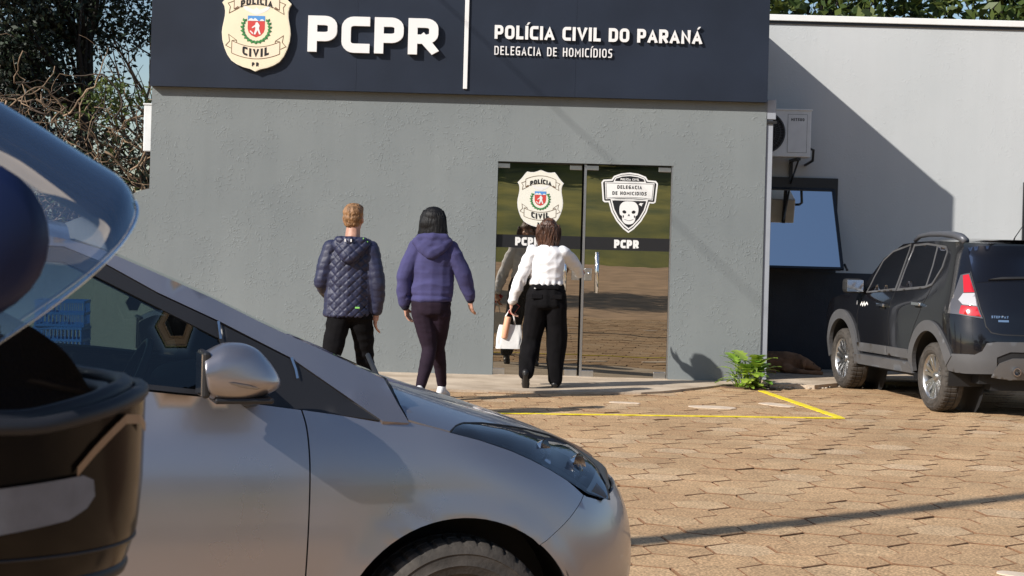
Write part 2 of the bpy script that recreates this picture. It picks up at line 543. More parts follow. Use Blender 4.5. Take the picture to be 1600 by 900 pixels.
M['blackglass'] = glass_mix('privacy_glass', (.04, (.9, .88, .95)), (.1, .1, .1), .0, diff=(.004, .004, .005), top=.45)
M['clear'] = glass_mix('clear_lens', (.075, (.98, .98, 1)), (.90, .93, .95), .965, diff=(.2, .2, .2))
random.seed(4); 
# ================================================================== GROUND
def paver_mat():
    m = bpy.data.materials.new('clay_paver'); m.use_nodes = True
    nt = m.node_tree; b = nt.nodes['Principled BSDF']; b.inputs['Roughness'].default_value = .88; b.inputs['Specular IOR Level'].default_value = .25
    ge = nt.nodes.new('ShaderNodeNewGeometry'); tc = nt.nodes.new('ShaderNodeTexCoord')
    r = nt.nodes.new('ShaderNodeValToRGB'); cs = [(.0, (.52, .33, .18)), (.35, (.56, .365, .20)), (.6, (.58, .38, .21)), (.85, (.60, .41, .235)), (1, (.63, .45, .28))]
    while len(r.color_ramp.elements) < 5: r.color_ramp.elements.new(.5)
    for e, (p, c) in zip(r.color_ramp.elements, cs): e.position = p; e.color = (*c, 1)
    nt.links.new(ge.outputs['Random Per Island'], r.inputs[0])
    def nz(s, d):
        n = nt.nodes.new('ShaderNodeTexNoise'); n.inputs['Scale'].default_value = s; n.inputs['Detail'].default_value = d
        nt.links.new(tc.outputs['Object'], n.inputs['Vector']); return n
    prev = r.outputs[0]
    for n, lo, hi, a, bb in ((nz(1.1, 4), .3, .7, .80, 1.10), (nz(70, 5), .36, .66, .52, 1.24), (nz(9, 5), .3, .7, .86, 1.10)):
        mr = nt.nodes.new('ShaderNodeMapRange'); mr.inputs['From Min'].default_value = lo; mr.inputs['From Max'].default_value = hi
        mr.inputs['To Min'].default_value = a; mr.inputs['To Max'].default_value = bb
        nt.links.new(n.outputs['Fac'], mr.inputs[0])
        mx = nt.nodes.new('ShaderNodeMix'); mx.data_type = 'RGBA'; mx.blend_type = 'MULTIPLY'; mx.inputs[0].default_value = 1
        nt.links.new(prev, mx.inputs[6]); nt.links.new(mr.outputs[0], mx.inputs[7]); prev = mx.outputs[2]
    nt.links.new(prev, b.inputs['Base Color'])
    f = nz(95, 4)
    bp = nt.nodes.new('ShaderNodeBump'); bp.inputs['Strength'].default_value = .55; bp.inputs['Distance'].default_value = .008
    nt.links.new(f.outputs['Fac'], bp.inputs['Height']); nt.links.new(bp.outputs[0], b.inputs['Normal'])
    return m
M['paver'] = paver_mat()
M['sand_dull_edge'] = mat('joint_sand_dull_edge', (.20, .105, .052), .95, var=.25, vscale=30)
M['court'] = mat('paved_court', (.46, .30, .175), .95, var=.22, vscale=1.5, detail=8, bump=.3, bscale=20)
M['grass'] = mat('grass_bank', (.17, .21, .045), .95, var=.4, vscale=.35, detail=8, col2=(.30, .27, .05), bump=.8, bscale=6)

def ground_z(y):
    return -0.012 if y > -3 else -0.012 + .6 * min(1, (-3 - y) / 26)
g = MB()
ys = [260, 40, 20, 3.2, 0, -3, -10, -20, -29, -60, -200]
xs = [-220, -40, -12, 12, 40, 220]
g.add([(x, y, ground_z(y)) for y in ys for x in xs],
      [(j * 6 + i, (j + 1) * 6 + i, (j + 1) * 6 + i + 1, j * 6 + i + 1) for j in range(3) for i in range(5)], M['sand_dull_edge'])
g.add([(x, y, ground_z(y)) for y in ys for x in xs],
      [(j * 6 + i, (j + 1) * 6 + i, (j + 1) * 6 + i + 1, j * 6 + i + 1) for j in range(3, 10) for i in range(5)], M['court'])
prop(g.build('ground'), kind='structure')

def bank(u, v):
    x = -90 + 180 * u; d = 46 * v
    y = -29 - d
    z = .58 + 7.2 * (v ** .85) + .5 * noise.noise(Vector((x * .12, y * .12, 0))) * min(1, v * 4)
    return (x, y, z)
prop(MB().grid(bank, 60, 24, M['grass'], True).build('grass_bank', recalc=True), kind='structure')

def pavers():
    a = .18; al = R(38.5)
    mb = MB(); vs = []; fs = []; ed = []
    c1 = (math.sqrt(3) * a * math.cos(al - PI / 6), math.sqrt(3) * a * math.sin(al - PI / 6))
    c2 = (math.sqrt(3) * a * math.cos(al + PI / 6), math.sqrt(3) * a * math.sin(al + PI / 6))
    nrm = [al + PI / 6 + k * PI / 3 for k in range(6)]
    ap = a * math.sqrt(3) / 2
    for i in range(-90, 90):
        for j in range(-90, 110):
            cx = i * c1[0] + j * c2[0]; cy = i * c1[1] + j * c2[1]
            if not (-9.2 < cx < 9.5 and 3.4 < cy < 19.5): continue
            if cy > 17.75 and not (cx > 3.4): continue
            if abs(cx) > cy * .42 + 1.6 : continue
            rnd = random.Random(i * 1000 + j)
            dz = rnd.gauss(0, .0018); tx, ty = rnd.gauss(0, .008), rnd.gauss(0, .008)
            rot = rnd.gauss(0, .012); jx, jy = rnd.gauss(0, .0018), rnd.gauss(0, .0018)
            o = len(vs)
            for ring, (ins, h) in enumerate(((.0042, 0.0), (.0, -.0035), (-.0005, -.03))):
                d = []
                for k in range(6):
                    edge_dir = math.degrees(nrm[k] + PI / 2) % 180
                    wide = .0048 if abs(edge_dir - 38.5) < 8 else .0024
                    d.append(ap - wide - ins)
                for k in range(6):
                    k2 = (k + 1) % 6
                    n1, n2 = nrm[k] + rot, nrm[k2] + rot
                    det = math.cos(n1) * math.sin(n2) - math.sin(n1) * math.cos(n2)
                    x = (d[k] * math.sin(n2) - d[k2] * math.sin(n1)) / det
                    y = (math.cos(n1) * d[k2] - math.cos(n2) * d[k]) / det
                    vs.append((cx + jx + x, cy + jy + y, dz + tx * x + ty * y + h))
            fs.append(tuple(o + k for k in range(6)))
            for ring in range(2):
                for k in range(6):
                    k2 = (k + 1) % 6
                    p = o + ring * 6
                    ed.append((p + k, p + 6 + k, p + 6 + k2, p + k2))
    mb.add(vs, fs + ed, M['paver']); k_ = mb.mi(M['sand_dull_edge'])
    mb.m = [0] * len(fs) + [k_] * len(ed)  # paver bevels and sides painted darker to dull their sunlit edges
    return prop(mb.build('paving'), kind='structure')
pavers()

def flat_shape(pts, z, m, name, h=.0, kind='structure'):
    mb = MB(); slab2d(mb, [pts], lambda a, b, d: (a, b, z - d), m, h)
    return prop(mb.build(name), kind=kind)
# concrete apron before the door and the slab at the side wing
flat_shape(smooth_loop([(-4.2, 17.86), (-4.2, 16.3), (-1.5, 16.05), (-.45, 16.02), (.6, 16.12), (1.30, 16.24), (1.75, 16.75), (2.28, 17.45), (2.40, 17.86)], 2, True), .022, M['concrete'], 'concrete_apron', .03)
flat_shape([(2.72, 19.68), (2.72, 17.3), (3.0, 17.42), (3.2, 17.38), (3.52, 17.75), (3.75, 18.0), (4.1, 18.1), (9.5, 18.3), (9.5, 19.68)], .045, M['concrete'], 'concrete_slab', .055)
M['mortar'] = mat('mortar_patch', (.62, .50, .38), .95, var=.12, vscale=12)
for pts in ([(1.70, 15.05), (2.02, 15.0), (2.06, 15.15), (1.88, 15.25), (1.66, 15.2)], [(2.35, 15.6), (2.55, 15.35), (2.66, 15.4), (2.5, 15.7)],
            [(.95, 15.3), (1.2, 15.25), (1.18, 15.36), (.98, 15.4)], [(2.28, 7.62), (2.46, 7.50), (2.52, 7.54), (2.40, 7.66), (2.30, 7.70)], [(2.62, 7.14), (2.76, 7.16), (2.78, 7.22), (2.64, 7.22)]):
    flat_shape(smooth_loop(pts, 3), .0075, M['mortar'], 'mortar_patch', .006)
# yellow bay lines, worn, hand painted
def stripe(p, q, w, name):
    rnd = random.Random(7); n = 70; A = []; B = []
    p = Vector(p); q = Vector(q); nn = Vector((-(q - p).y, (q - p).x)).normalized()
    for i in range(n + 1):
        c = p.lerp(q, i / n)
        A.append(tuple(c + nn * (w / 2 + rnd.uniform(-.006, .006)))); B.append(tuple(c - nn * (w / 2 + rnd.uniform(-.006, .006))))
    flat_shape(A + B[::-1], .0078, M['yellow'], name, .006)
M['soil'] = mat('dark_soil', (.13, .075, .045), .95, var=.4, vscale=18, bump=.8, bscale=50)
flat_shape(smooth_loop([(2.20, 17.42), (2.28, 17.18), (2.50, 17.10), (2.72, 17.16), (2.78, 17.34), (2.66, 17.58), (2.42, 17.60)], 3), .012, M['soil'], 'soil', .01)
stripe((-3.2, 13.73), (2.93, 14.47), .055, 'yellow_line')
stripe((2.90, 14.50), (2.585, 16.98), .075, 'yellow_line')

# ================================================================== POLICE STATION
FY = 17.88
bld = thing('police_station', 'grey stucco police station with a dark navy sign band above a dark glass door', 'building', (0, FY, 0))
def WP(y0):
    return lambda a, b, d: (a, y0 + d, b)
mb = MB()
slab2d(mb, [[(-3.91, -.05), (2.70, -.05), (2.70, 4.18), (-3.91, 4.18)], [(-.172, -.06), (1.712, -.06), (1.712, 2.318), (-.172, 2.318)]], WP(0), M['wall'], .2)
mb.v = [(x, y, z) for x, y, z in mb.v]
mb.b2((-3.91, .203, -.05), (-3.71, 5.5, 4.18), M['wall']); mb.b2((2.50, .203, -.05), (2.70, 5.5, 4.18), M['wall'])
mb.b2((-3.707, .203, 3.9), (2.497, 5.5, 4.0), M['wall']); mb.b2((-3.70, 5.3, -.05), (2.49, 5.5, 3.89), M['wall'])
mb.b2((-3.70, .25, -.05), (2.49, 5.28, -.012), M['wall'])
mb.build('wall', bld)
mb = MB()      # side wing, set back
WY = 19.70 - FY
mb.b2((2.705, WY, -.05), (14, WY + .2, 4.15), M['wing'])
mb.build('side_wing_wall', bld)
mb = MB(); mb.b2((2.71, WY - .004, .03), (14, WY, 1.19), M['dado']); mb.build('dado', bld)
mb = MB(); mb.b2((2.71, WY - .045, 4.152), (14.05, WY + .25, 4.225), M['white'], .006); mb.b2((2.71, WY - .02, 4.12), (14, WY - .001, 4.150), M['darkmetal']); mb.build('coping', bld)  # dark strip below the coping stands in for its thin shadow line

# door leaves -------------------------------------------------------
S5 = lambda pts: pts
BADGE_R = [(0, 0), (.15, .07), (.36, .12), (.55, .20), (.70, .30), (.82, .46), (.91, .66), (.98, .90), (1.0, 1.12), (.985, 1.28), (.955, 1.43), (.925, 1.60), (.92, 1.74), (.945, 1.88), (1.01, 1.99), (.91, 2.09), (.80, 2.22), (.70, 2.36), (.605, 2.47), (.44, 2.445), (.30, 2.45), (.14, 2.50), (0, 2.57)]
BADGE = BADGE_R + [(-x, y) for x, y in BADGE_R[-2:0:-1]]
def make_badge(fn, k, face, edge, relief, ribbon_face=None):
    """fn(a, b, d); k = half width in metres; the shield's foot at (0, 0)."""
    mb = MB()
    F = lambda lay: (lambda a, b, d: fn(a * k, b * k, -lay * .0012 + d))
    slab2d(mb, [BADGE], F(0), edge, relief)
    slab2d(mb, [[(x * .975, y * .978 + .028) for x, y in BADGE]], F(1), face)
    lw = .018
    def curve(x0, x1, ye, ym, n=14):
        return [(x0 + (x1 - x0) * i / n, ym + (ye - ym) * (2 * i / n - 1) ** 2) for i in range(n + 1)]
    if ribbon_face:
        up, lo = curve(-.66, .66, 2.14, 2.30), curve(-.66, .66, 1.80, 1.95)
        slab2d(mb, [lo + up[::-1]], F(2), ribbon_face)
        up, lo = curve(-.70, .70, .88, .71), curve(-.70, .70, .52, .365)
        slab2d(mb, [lo + up[::-1]], F(2), ribbon_face)
    lines = [curve(-.66, .66, 2.14, 2.30), curve(-.66, .66, 1.80, 1.95), [(-.66, 2.14), (-.66, 1.80)], [(.66, 2.14), (.66, 1.80)],
             curve(-.70, .70, .88, .71), curve(-.70, .70, .52, .365), [(-.70, .88), (-.70, .52)], [(.70, .88), (.70, .52)]]
    for s in (-1, 1):
        lines += [[(s * .66, 1.80), (s * .55, 1.88), (s * .52, 1.83), (s * .66, 1.80)], [(s * .66, 2.04), (s * .84, 1.97), (s * .77, 1.87), (s * .80, 1.68), (s * .54, 1.82)],
                  [(s * .70, .88), (s * .57, .90), (s * .80, 1.06), (s * .77, .86), (s * .88, .74), (s * .72, .66)], [(s * .57, .90), (s * .56, .83)]]
    polys = []
    for l in lines: polys += ribbon(l, lw)
    slab2d(mb, polys, F(3), M['line'], 0, 'union')
    def arched(txt, yc, h, t, bend, gap):
        half = text_w(txt, h, t, gap) / 2
        g = lambda a, b, d: F(4)(a, b + yc - h / 2 + bend * ((a / max(half, .01)) ** 2), d)
        put_text(mb, txt, g, h, t, M['ink'], gap, 1.0, 0, True)
    arched('POL\u00cdCIA', 2.05, .20, .050, -.10, .035)
    arched('CIVIL', .53, .245, .062, .09, .05)
    arched('PR', .205, .115, .030, 0, .05)
    # arms: blue and red shield, figure, wreath, bird
    sh = [(-.25, 1.62), (.25, 1.62), (.25, 1.24), (.22, 1.14), (.14, 1.05), (0, .99), (-.14, 1.05), (-.22, 1.14), (-.25, 1.24)]
    slab2d(mb, [sh], F(2), M['red'])
    slab2d(mb, [[(-.25, 1.62), (-.25, 1.47), (.25, 1.47), (.25, 1.62)]], F(3), M['blue'])
    slab2d(mb, [[(-.25, 1.47), (-.20, 1.53), (-.14, 1.55), (-.09, 1.51), (-.04, 1.56), (.01, 1.52), (.06, 1.47)], [(.10, 1.47), (.12, 1.51), (.17, 1.525), (.22, 1.50), (.23, 1.47)]], F(4), M['vinyl'], 0, 'union')
    slab2d(mb, [[(-.02, 1.42), (.03, 1.44), (.06, 1.40), (.10, 1.34), (.08, 1.25), (.14, 1.08), (.09, 1.08), (.04, 1.20), (-.02, 1.07), (-.07, 1.08), (-.02, 1.24), (-.03, 1.30), (-.12, 1.25), (-.13, 1.28), (-.03, 1.36)], [(-.19, 1.17), (-.10, 1.08), (-.08, 1.11), (-.16, 1.19)]], F(4), M['vinyl'], 0, 'union')
    for s in (-1, 1):
        for i in range(9):
            w = i / 8
            a = R(100 - 172 * w) if s > 0 else R(80 + 172 * w)
            cx, cy = .37 * math.cos(R(20 - 105 * w)) * s, 1.30 + .40 * math.sin(R(20 - 105 * w))
            for q, mm in ((.5, 'green'), (-.5, 'green2')):
                dx, dy = math.cos(a + q), math.sin(a + q)
                L, T = .115, .042
                slab2d(mb, [[(cx, cy), (cx + dx * L * .5 - dy * T, cy + dy * L * .5 + dx * T), (cx + dx * L, cy + dy * L), (cx + dx * L * .5 + dy * T, cy + dy * L * .5 - dx * T)]], F(3 + (q > 0)), M[mm])
    slab2d(mb, [smooth_loop([(-.40, 1.92), (-.24, 1.86), (-.08, 1.80), (0, 1.87), (.08, 1.80), (.24, 1.86), (.40, 1.92), (.34, 1.80), (.20, 1.72), (.06, 1.66), (0, 1.645), (-.06, 1.66), (-.20, 1.72), (-.34, 1.80)], 2)], F(2), M['vinyl'])
    return mb

def inset(pts, d):
    A = sum(pts[i][0] * pts[(i + 1) % len(pts)][1] - pts[(i + 1) % len(pts)][0] * pts[i][1] for i in range(len(pts)))
    lf, rt = ribbon(pts, 2 * d, True)
    return lf if A > 0 else rt
def make_skull(fn):
    mb = MB(); sc = 1 / 6.43 / 145.4
    X = lambda p: ((p[0] - 345) * sc, (668 - p[1]) * sc)
    F = lambda lay: (lambda a, b, d: fn(a, b, -lay * .0012))
    half = [(345, 668), (400, 628), (470, 550), (522, 460), (552, 364), (592, 366), (612, 352), (630, 165), (610, 138), (528, 132), (505, 98), (430, 70), (345, 60)]
    out = [X(p) for p in half] + [X((690 - x, y)) for x, y in half[-2:0:-1]]
    slab2d(mb, [out], F(0), M['vinyl'])
    slab2d(mb, [inset(out, 16 * sc)], F(1), M['band'])
    sh = [(345, 636), (395, 598), (455, 530), (505, 440), (535, 330)]
    lo = [X(p) for p in sh] + [X((690 - x, y)) for x, y in sh[:0:-1]]
    slab2d(mb, [lo], F(2), M['vinyl']); slab2d(mb, [inset(lo, 14 * sc)], F(3), M['band'])
    tp = [(510, 160), (492, 115), (425, 92), (345, 84)]
    up = [X(p) for p in tp] + [X((690 - x, y)) for x, y in tp[-2::-1]]
    slab2d(mb, [up], F(2), M['vinyl']); slab2d(mb, [inset(up, 11 * sc)], F(3), M['band'])
    pn = [X(p) for p in ((95, 160), (595, 160), (582, 335), (470, 322), (345, 318), (220, 322), (108, 335))]
    slab2d(mb, [pn[::-1]], F(4), M['vinyl'])
    slab2d(mb, ribbon(inset(pn, 10 * sc), 4 * sc, True), F(5), M['band'])
    T = lambda txt, yc, h, t, lay, mt, gap: put_text(mb, txt, (lambda a, b, d: F(lay)(a, b + X((0, yc))[1] - h / 2, 0)), h, t, M[mt], gap, 1.0, 0, True)
    T('DELEGACIA', 208, 36 * sc, 8 * sc, 5, 'band', 8 * sc)
    T('DE HOMICIDIOS', 270, 36 * sc, 8 * sc, 5, 'band', 8 * sc)
    T('POL\u00cdCIA CIVIL', 130, 22 * sc, 5.5 * sc, 4, 'vinyl', 4 * sc)
    slab2d(mb, ribbon([X(p) for p in ((190, 338), (345, 328), (500, 338))], 7 * sc), F(4), M['vinyl'])
    # skull
    L = smooth_loop([X(p) for p in ((345, 350), (290, 356), (255, 390), (248, 440), (256, 485), (276, 500), (280, 540), (305, 572), (345, 582), (385, 572), (408, 540), (412, 500), (430, 485), (440, 440), (432, 390), (398, 356))], 3)
    slab2d(mb, [L], F(4), M['vinyl'])
    for s in (-1, 1):
        slab2d(mb, [smooth_loop([X((345 + s * q[0], q[1])) for q in ((28, 452), (48, 440), (66, 450), (62, 466), (44, 474), (30, 468))], 2)], F(5), M['band'])
        slab2d(mb, [[X((345 + s * q[0], q[1])) for q in ((52, 490), (62, 494), (60, 520), (50, 508))]], F(5), M['band'])
    slab2d(mb, [[X(p) for p in ((345, 474), (332, 500), (341, 498), (345, 492), (349, 498), (358, 500))]], F(5), M['band'])
    slab2d(mb, ribbon([X(p) for p in ((300, 532), (345, 546), (392, 532))], 4 * sc), F(5), M['band'])
    slab2d(mb, [[X(p) for p in ((442, 380), (455, 364), (490, 366), (476, 376), (472, 398), (458, 388))]], F(4), M['vinyl'])
    return mb

def door_leaf(x0, x1, hinge_left, ang):
    w = x1 - x0
    mb = MB(); mb.b2((0, 0, .012), (w, .010, 2.308), M['doorglass'])
    p = mb.build('glass_door', bld)
    if hinge_left: p.location = (x0, .05, 0); p.rotation_euler = (0, 0, ang)
    else: p.location = (x0, .05, 0)
    d = lambda a, b, dd: (a, -.0006 + dd, b)
    m2 = MB(); m2.b2((.0, -.0012, 1.395), (w, -.0002, 1.533), M['band'])
    put_text(m2, 'PCPR', lambda a, b, dd: (a, -.0022, b + 1.464 - .045), .090, .026, M['vinyl'], .010, 1.05, 0, True, x0=(.445 if not hinge_left else .335))
    m2.build('door_band', p)
    hx = .135 if not hinge_left else w - .165
    m3 = MB(); m3.tube([(hx, -.055, .93), (hx, -.055, 1.37)], .021, M['chrome'], 12)
    for z in (1.03, 1.27): m3.tube([(hx, -.054, z), (hx, -.001, z)], .010, M['chrome'], 8)
    m3.build('door_handle', p)
    for cx, cz, ww in ((.06, .055, .13), (w - .07, .055, .13), (.06, 2.275, .13), (w - .07, 2.275, .13)):
        mc = MB(); mc.box((cx, .005, cz), (ww, .026, .075 if cz < 1 else .05), M['steel'], None, .003); mc.build('door_clamp', p)
    ml = MB()
    if hinge_left: ml.box((w - .045, .004, 1.125), (.085, .045, .13), M['steel'], None, .004)
    else:
        ml.box((.042, .004, 1.125), (.078, .045, .13), M['steel'], None, .004); ml.tube([(.045, -.03, 1.14), (.045, -.019, 1.14)], .014, M['chrome'], 12)
    ml.build('door_lock', p)
    if hinge_left:
        make_badge(lambda a, b, dd: (a + .462, -.0012 + dd, b + 1.607), .2475, M['vcream'], M['vinyl'], 0.001).build('door_sticker', p)
    else:
        make_skull(lambda a, b, dd: (a + .463, -.0012 + dd, b + 1.585)).build('door_sticker', p)
        me = MB(); me.b2((-.028, -.008, .0), (-.002, .018, 2.31), M['alu']); me.build('door_seal', p)
    return p
door_leaf(-.168, .742, True, R(3.6))
door_leaf(.788, 1.695, False, 0)
mb = MB(); mb.b2((1.697, .02, 0), (1.711, .075, 2.317), M['alu']); mb.b2((-.171, .03, 2.309), (1.711, .09, 2.3175), M['darkmetal']); mb.build('door_frame', bld)
mb = MB(); mb.b2((-.171, -.02, -.02), (1.711, .3, .026), M['concrete']); mb.build('door_sill', bld)
mb = MB(); mb.b2((-.171, .21, .03), (1.711, .23, 2.30), M['black']); mb.build('dark_lobby_backing', bld)  # black sheet behind the leaves, stands in for the unlit lobby

# awning window in the side wing, and the next one along
def wing_window(x0, x1, z0, z1, open_):
    mb = MB(); t = .05
    for a, b in (((x0, z0), (x0 + t, z1)), ((x1 - t, z0), (x1, z1)), ((x0 + t, z0), (x1 - t, z0 + t)), ((x0 + t, z1 - .12), (x1 - t, z1))):
        mb.b2((a[0], WY - .03, a[1]), (b[0], WY + .06, b[1]), M['darkmetal'])
    f = mb.build('window', bld)
    mp = MB(); mp.b2((x0 + t, WY - .006, z0 + t), (x1 - t, WY - .002, z1 - .12), M['black'] if open_ else M['blackglass']); mp.build('dark_room_panel' if open_ else 'window_pane', f)  # open window: flat black panel stands in for the dark room behind
    if open_:
        a = R(36); hz, hy, L = z1 - .135, WY - .036, 1.15
        P = lambda x, s, o: (x, hy - math.sin(a) * s - math.cos(a) * o, hz - math.cos(a) * s + math.sin(a) * o)
        m2 = MB(); m2.add([P(x0 + .06, .02, 0), P(x1 - .075, .02, 0), P(x1 - .075, L - .02, 0), P(x0 + .06, L - .02, 0)], [(3, 2, 1, 0)], M['skyglass'])
        m2.build('window_pane', f)
        m3 = MB()
        for xa, sa, xb, sb in ((x0 + .03, 0, x0 + .06, L), (x1 - .075, 0, x1 - .04, L), (x0 + .06, L - .025, x1 - .075, L + .005), (x0 + .06, -.01, x1 - .075, .02)):
            c = [P(xa, sa, .012), P(xb, sa, .012), P(xb, sb, .012), P(xa, sb, .012), P(xa, sa, -.02), P(xb, sa, -.02), P(xb, sb, -.02), P(xa, sb, -.02)]
            m3.add(c, [(0, 3, 2, 1), (4, 5, 6, 7), (0, 1, 5, 4), (1, 2, 6, 5), (2, 3, 7, 6), (3, 0, 4, 7)], M['darkmetal'])
        m3.build('sash', f, recalc=True)
        m4 = MB(); m4.tube([P(x1 - .05, L * .8, -.03), (x1 - .06, WY - .01, z0 + .12)], .008, M['darkmetal'], 6); m4.tube([P(x1 - .03, L - .06, .02), P(x1 - .01, L + .03, .03)], .014, M['darkmetal'], 6)
        m4.build('stay', f)
wing_window(2.76, 3.835, 1.19, 2.305, True)
wing_window(6.03, 7.4, 1.15, 2.32, False)

# sign band on the front ------------------------------------------------
sg = thing('building_sign', 'dark navy sign band across the front with white PCPR letters and cream police badge', 'sign', (0, FY - .09, 3.02))
mb = MB()
for xa, xb in ((-3.915, -1.712), (-1.7105, .6295), (.631, 2.69)):
    mb.b2((xa, 0, 0), (xb, .086, 1.18), M['fascia'])
mb.build('sign_panel', sg)
mb = MB(); mb.b2((-.567, -.022, .055), (-.523, -.001, 1.15), M['letter'], .003); mb.build('divider_bar', sg)
def letters(txt, x, z, h, t, gap, wide, dep):
    put_text(None, txt, lambda a, b, d: (a + x, -dep - .012 + d, b + z), h, t, M['letter'], gap, wide, dep, each=lambda m: m.build('letter', sg), x0=0)
def fitw(txt, h, t, gap, W_):
    lo, hi = .5, 2.5
    for _ in range(40):
        m_ = (lo + hi) / 2
        if text_w(txt, h, t, gap, m_) < W_: lo = m_
        else: hi = m_
    return lo
letters('PCPR', -2.235, .405, .385, .098, .050, fitw('PCPR', .385, .098, .050, 1.39), .045)
letters('POL\u00cdCIA CIVIL DO PARAN\u00c1', -.245, .598, .146, .032, .018, fitw('POL\u00cdCIA CIVIL DO PARAN\u00c1', .146, .032, .018, 2.215), .022)
letters('DELEGACIA DE HOMIC\u00cdDIOS', -.243, .428, .094, .0125, .017, fitw('DELEGACIA DE HOMIC\u00cdDIOS', .094, .0125, .017, 1.258), .012)
make_badge(lambda a, b, d: (a - 2.786, -.055 + d, b + .178), .3655, M['cream'], M['creamw'], .05, M['cream2']).build('badge', sg)

# drain pipe on the right corner
t = thing('drain_pipe', 'pale square downpipe on the right corner of the front block', 'pipe', (2.74, 17.93, 0))
mb = MB(); mb.b2((-.036, -.03, .02), (.036, .04, 2.84), M['pvc'], .004); mb.build('pipe', t)
mb = MB(); mb.b2((-.037, -.045, 2.845), (.062, .05, 3.06), M['pvc'], .006); mb.b2((-.05, -.05, 2.80), (.07, .055, 2.83), M['black']); mb.build('pipe_head', t)

# air conditioners -------------------------------------------------------
def ac_unit(label, loc, rotz):
    t = thing('air_conditioner', label, 'air conditioner', loc, rotz, 'outdoor air conditioning units')
    m = MB(); m.box((0, 0, .27), (.86, .30, .54), M['acwhite'], None, .012); m.b2((-.44, -.16, .535), (.44, .16, .553), M['acwhite'], .004); m.build('casing', t)
    cx, cz = -.11, .275
    m = MB()
    m.lathe([(.0, -.1515), (.235, -.1515)], M['black'], 40, 'y', (cx, 0, cz))
    m.lathe([(.226, -.152), (.226, -.166), (.242, -.166), (.242, -.150)], M['acgrille'], 48, 'y', (cx, 0, cz), False)
    for rr in (.035, .085, .135, .185):
        m.lathe([(rr - .003, -.156), (rr - .003, -.164), (rr + .003, -.164), (rr + .003, -.156)], M['acgrille'], 40, 'y', (cx, 0, cz), False)
    for k in range(40):
        a = 2 * PI * k / 40; a2 = a + .25
        m.tube([(cx + .035 * math.cos(a), -.160, cz + .035 * math.sin(a)), (cx + .23 * math.cos(a2), -.160, cz + .23 * math.sin(a2))], .0028, M['acgrille'], 4)
    m.build('fan_grille', t)
    m = MB(); m.b2((.16, -.1535, .055), (.38, -.1505, .49), M['acwhite']); 
    for a, b in (((.158, .053), (.161, .492)), ((.379, .053), (.382, .492)), ((.161, .490), (.379, .493)), ((.161, .052), (.379, .055))): m.b2((a[0], -.1542, a[1]), (b[0], -.1507, b[1]), M['acgrille'])
    put_text(m, 'MITSUO', lambda a, b, d: (a + .272, -.1546, b + .415), .034, .0085, M['acgrille'], .006, 1.0, 0, True)
    m.build('service_panel', t)
    for x in (-.30, .30):
        m = MB(); m.b2((x - .02, -.14, -.035), (x + .02, .42, -.001), M['darkmetal']); m.b2((x - .02, .385, -.30), (x + .02, .42, -.036), M['darkmetal']); m.tube([(x, -.10, -.036), (x, .39, -.28)], .012, M['darkmetal'], 6); m.build('bracket', t)
    m = MB(); m.tube([(.43, .05, .12), (.50, .06, .10), (.505, .12, -.02), (.47, .38, -.06), (.47, .42, -.06)], .016, M['darkmetal'], 8); m.build('hose', t)
    return t
ac_unit('white outdoor air conditioner above the tilted blue window', (2.975, 19.41 - .13, 2.515), 0).location.y = 19.28
a2 = ac_unit('white outdoor air conditioner on the left side wall of the front block', (-4.10, 18.55, 2.38), R(-90))
a2.location = (-4.12, 19.56, 2.38)

# low wall running off to the left
t = thing('boundary_wall', 'low grey boundary wall with sloping top left of the station', 'wall', (-3.92, 18.0, 0))
m = MB(); slab2d(m, [[(0, -.05), (0, 1.93), (-.12, 1.90), (-.35, 1.79), (-.75, 1.60), (-1.18, 1.42), (-1.9, 1.20), (-4.2, 1.0), (-4.2, -.05)][::-1]], lambda a, b, d: (a, d, b), M['wall'], .15, back=True)
m.build('wall', t)
# ================================================================== VEGETATION
def leaf_mat(name, c1, c2, rough=.55, tr=.25):
    m = bpy.data.materials.new(name); m.use_nodes = True
    nt = m.node_tree; b = nt.nodes['Principled BSDF']; b.inputs['Roughness'].default_value = rough
    ge = nt.nodes.new('ShaderNodeNewGeometry')
    r = nt.nodes.new('ShaderNodeValToRGB'); r.color_ramp.elements[0].color = (*c1, 1); r.color_ramp.elements[1].color = (*c2, 1)
    nt.links.new(ge.outputs['Random Per Island'], r.inputs[0]); nt.links.new(r.outputs[0], b.inputs['Base Color'])
    tl = nt.nodes.new('ShaderNodeBsdfTranslucent'); nt.links.new(r.outputs[0], tl.inputs[0])
    mx = nt.nodes.new('ShaderNodeMixShader'); mx.inputs[0].default_value = tr
    nt.links.new(b.outputs[0], mx.inputs[1]); nt.links.new(tl.outputs[0], mx.inputs[2])
    nt.links.new(mx.outputs[0], nt.nodes['Material Output'].inputs[0])
    return m
M['darkleaf'] = leaf_mat('dark_conifer_leaf', (.004, .008, .005), (.022, .040, .016), tr=.04)
M['midleaf'] = leaf_mat('green_leaf', (.035, .07, .015), (.12, .15, .03))
M['yelleaf'] = leaf_mat('yellow_green_leaf', (.07, .10, .015), (.26, .22, .04))
M['bark'] = mat('dark_bark', (.018, .015, .013), .95, var=.4, vscale=14, bump=.8, bscale=30)
M['twig'] = mat('dry_twig', (.24, .165, .105), .9, var=.45, vscale=6)
M['darktwig'] = mat('dark_twig', (.05, .035, .025), .9, var=.3, vscale=6)
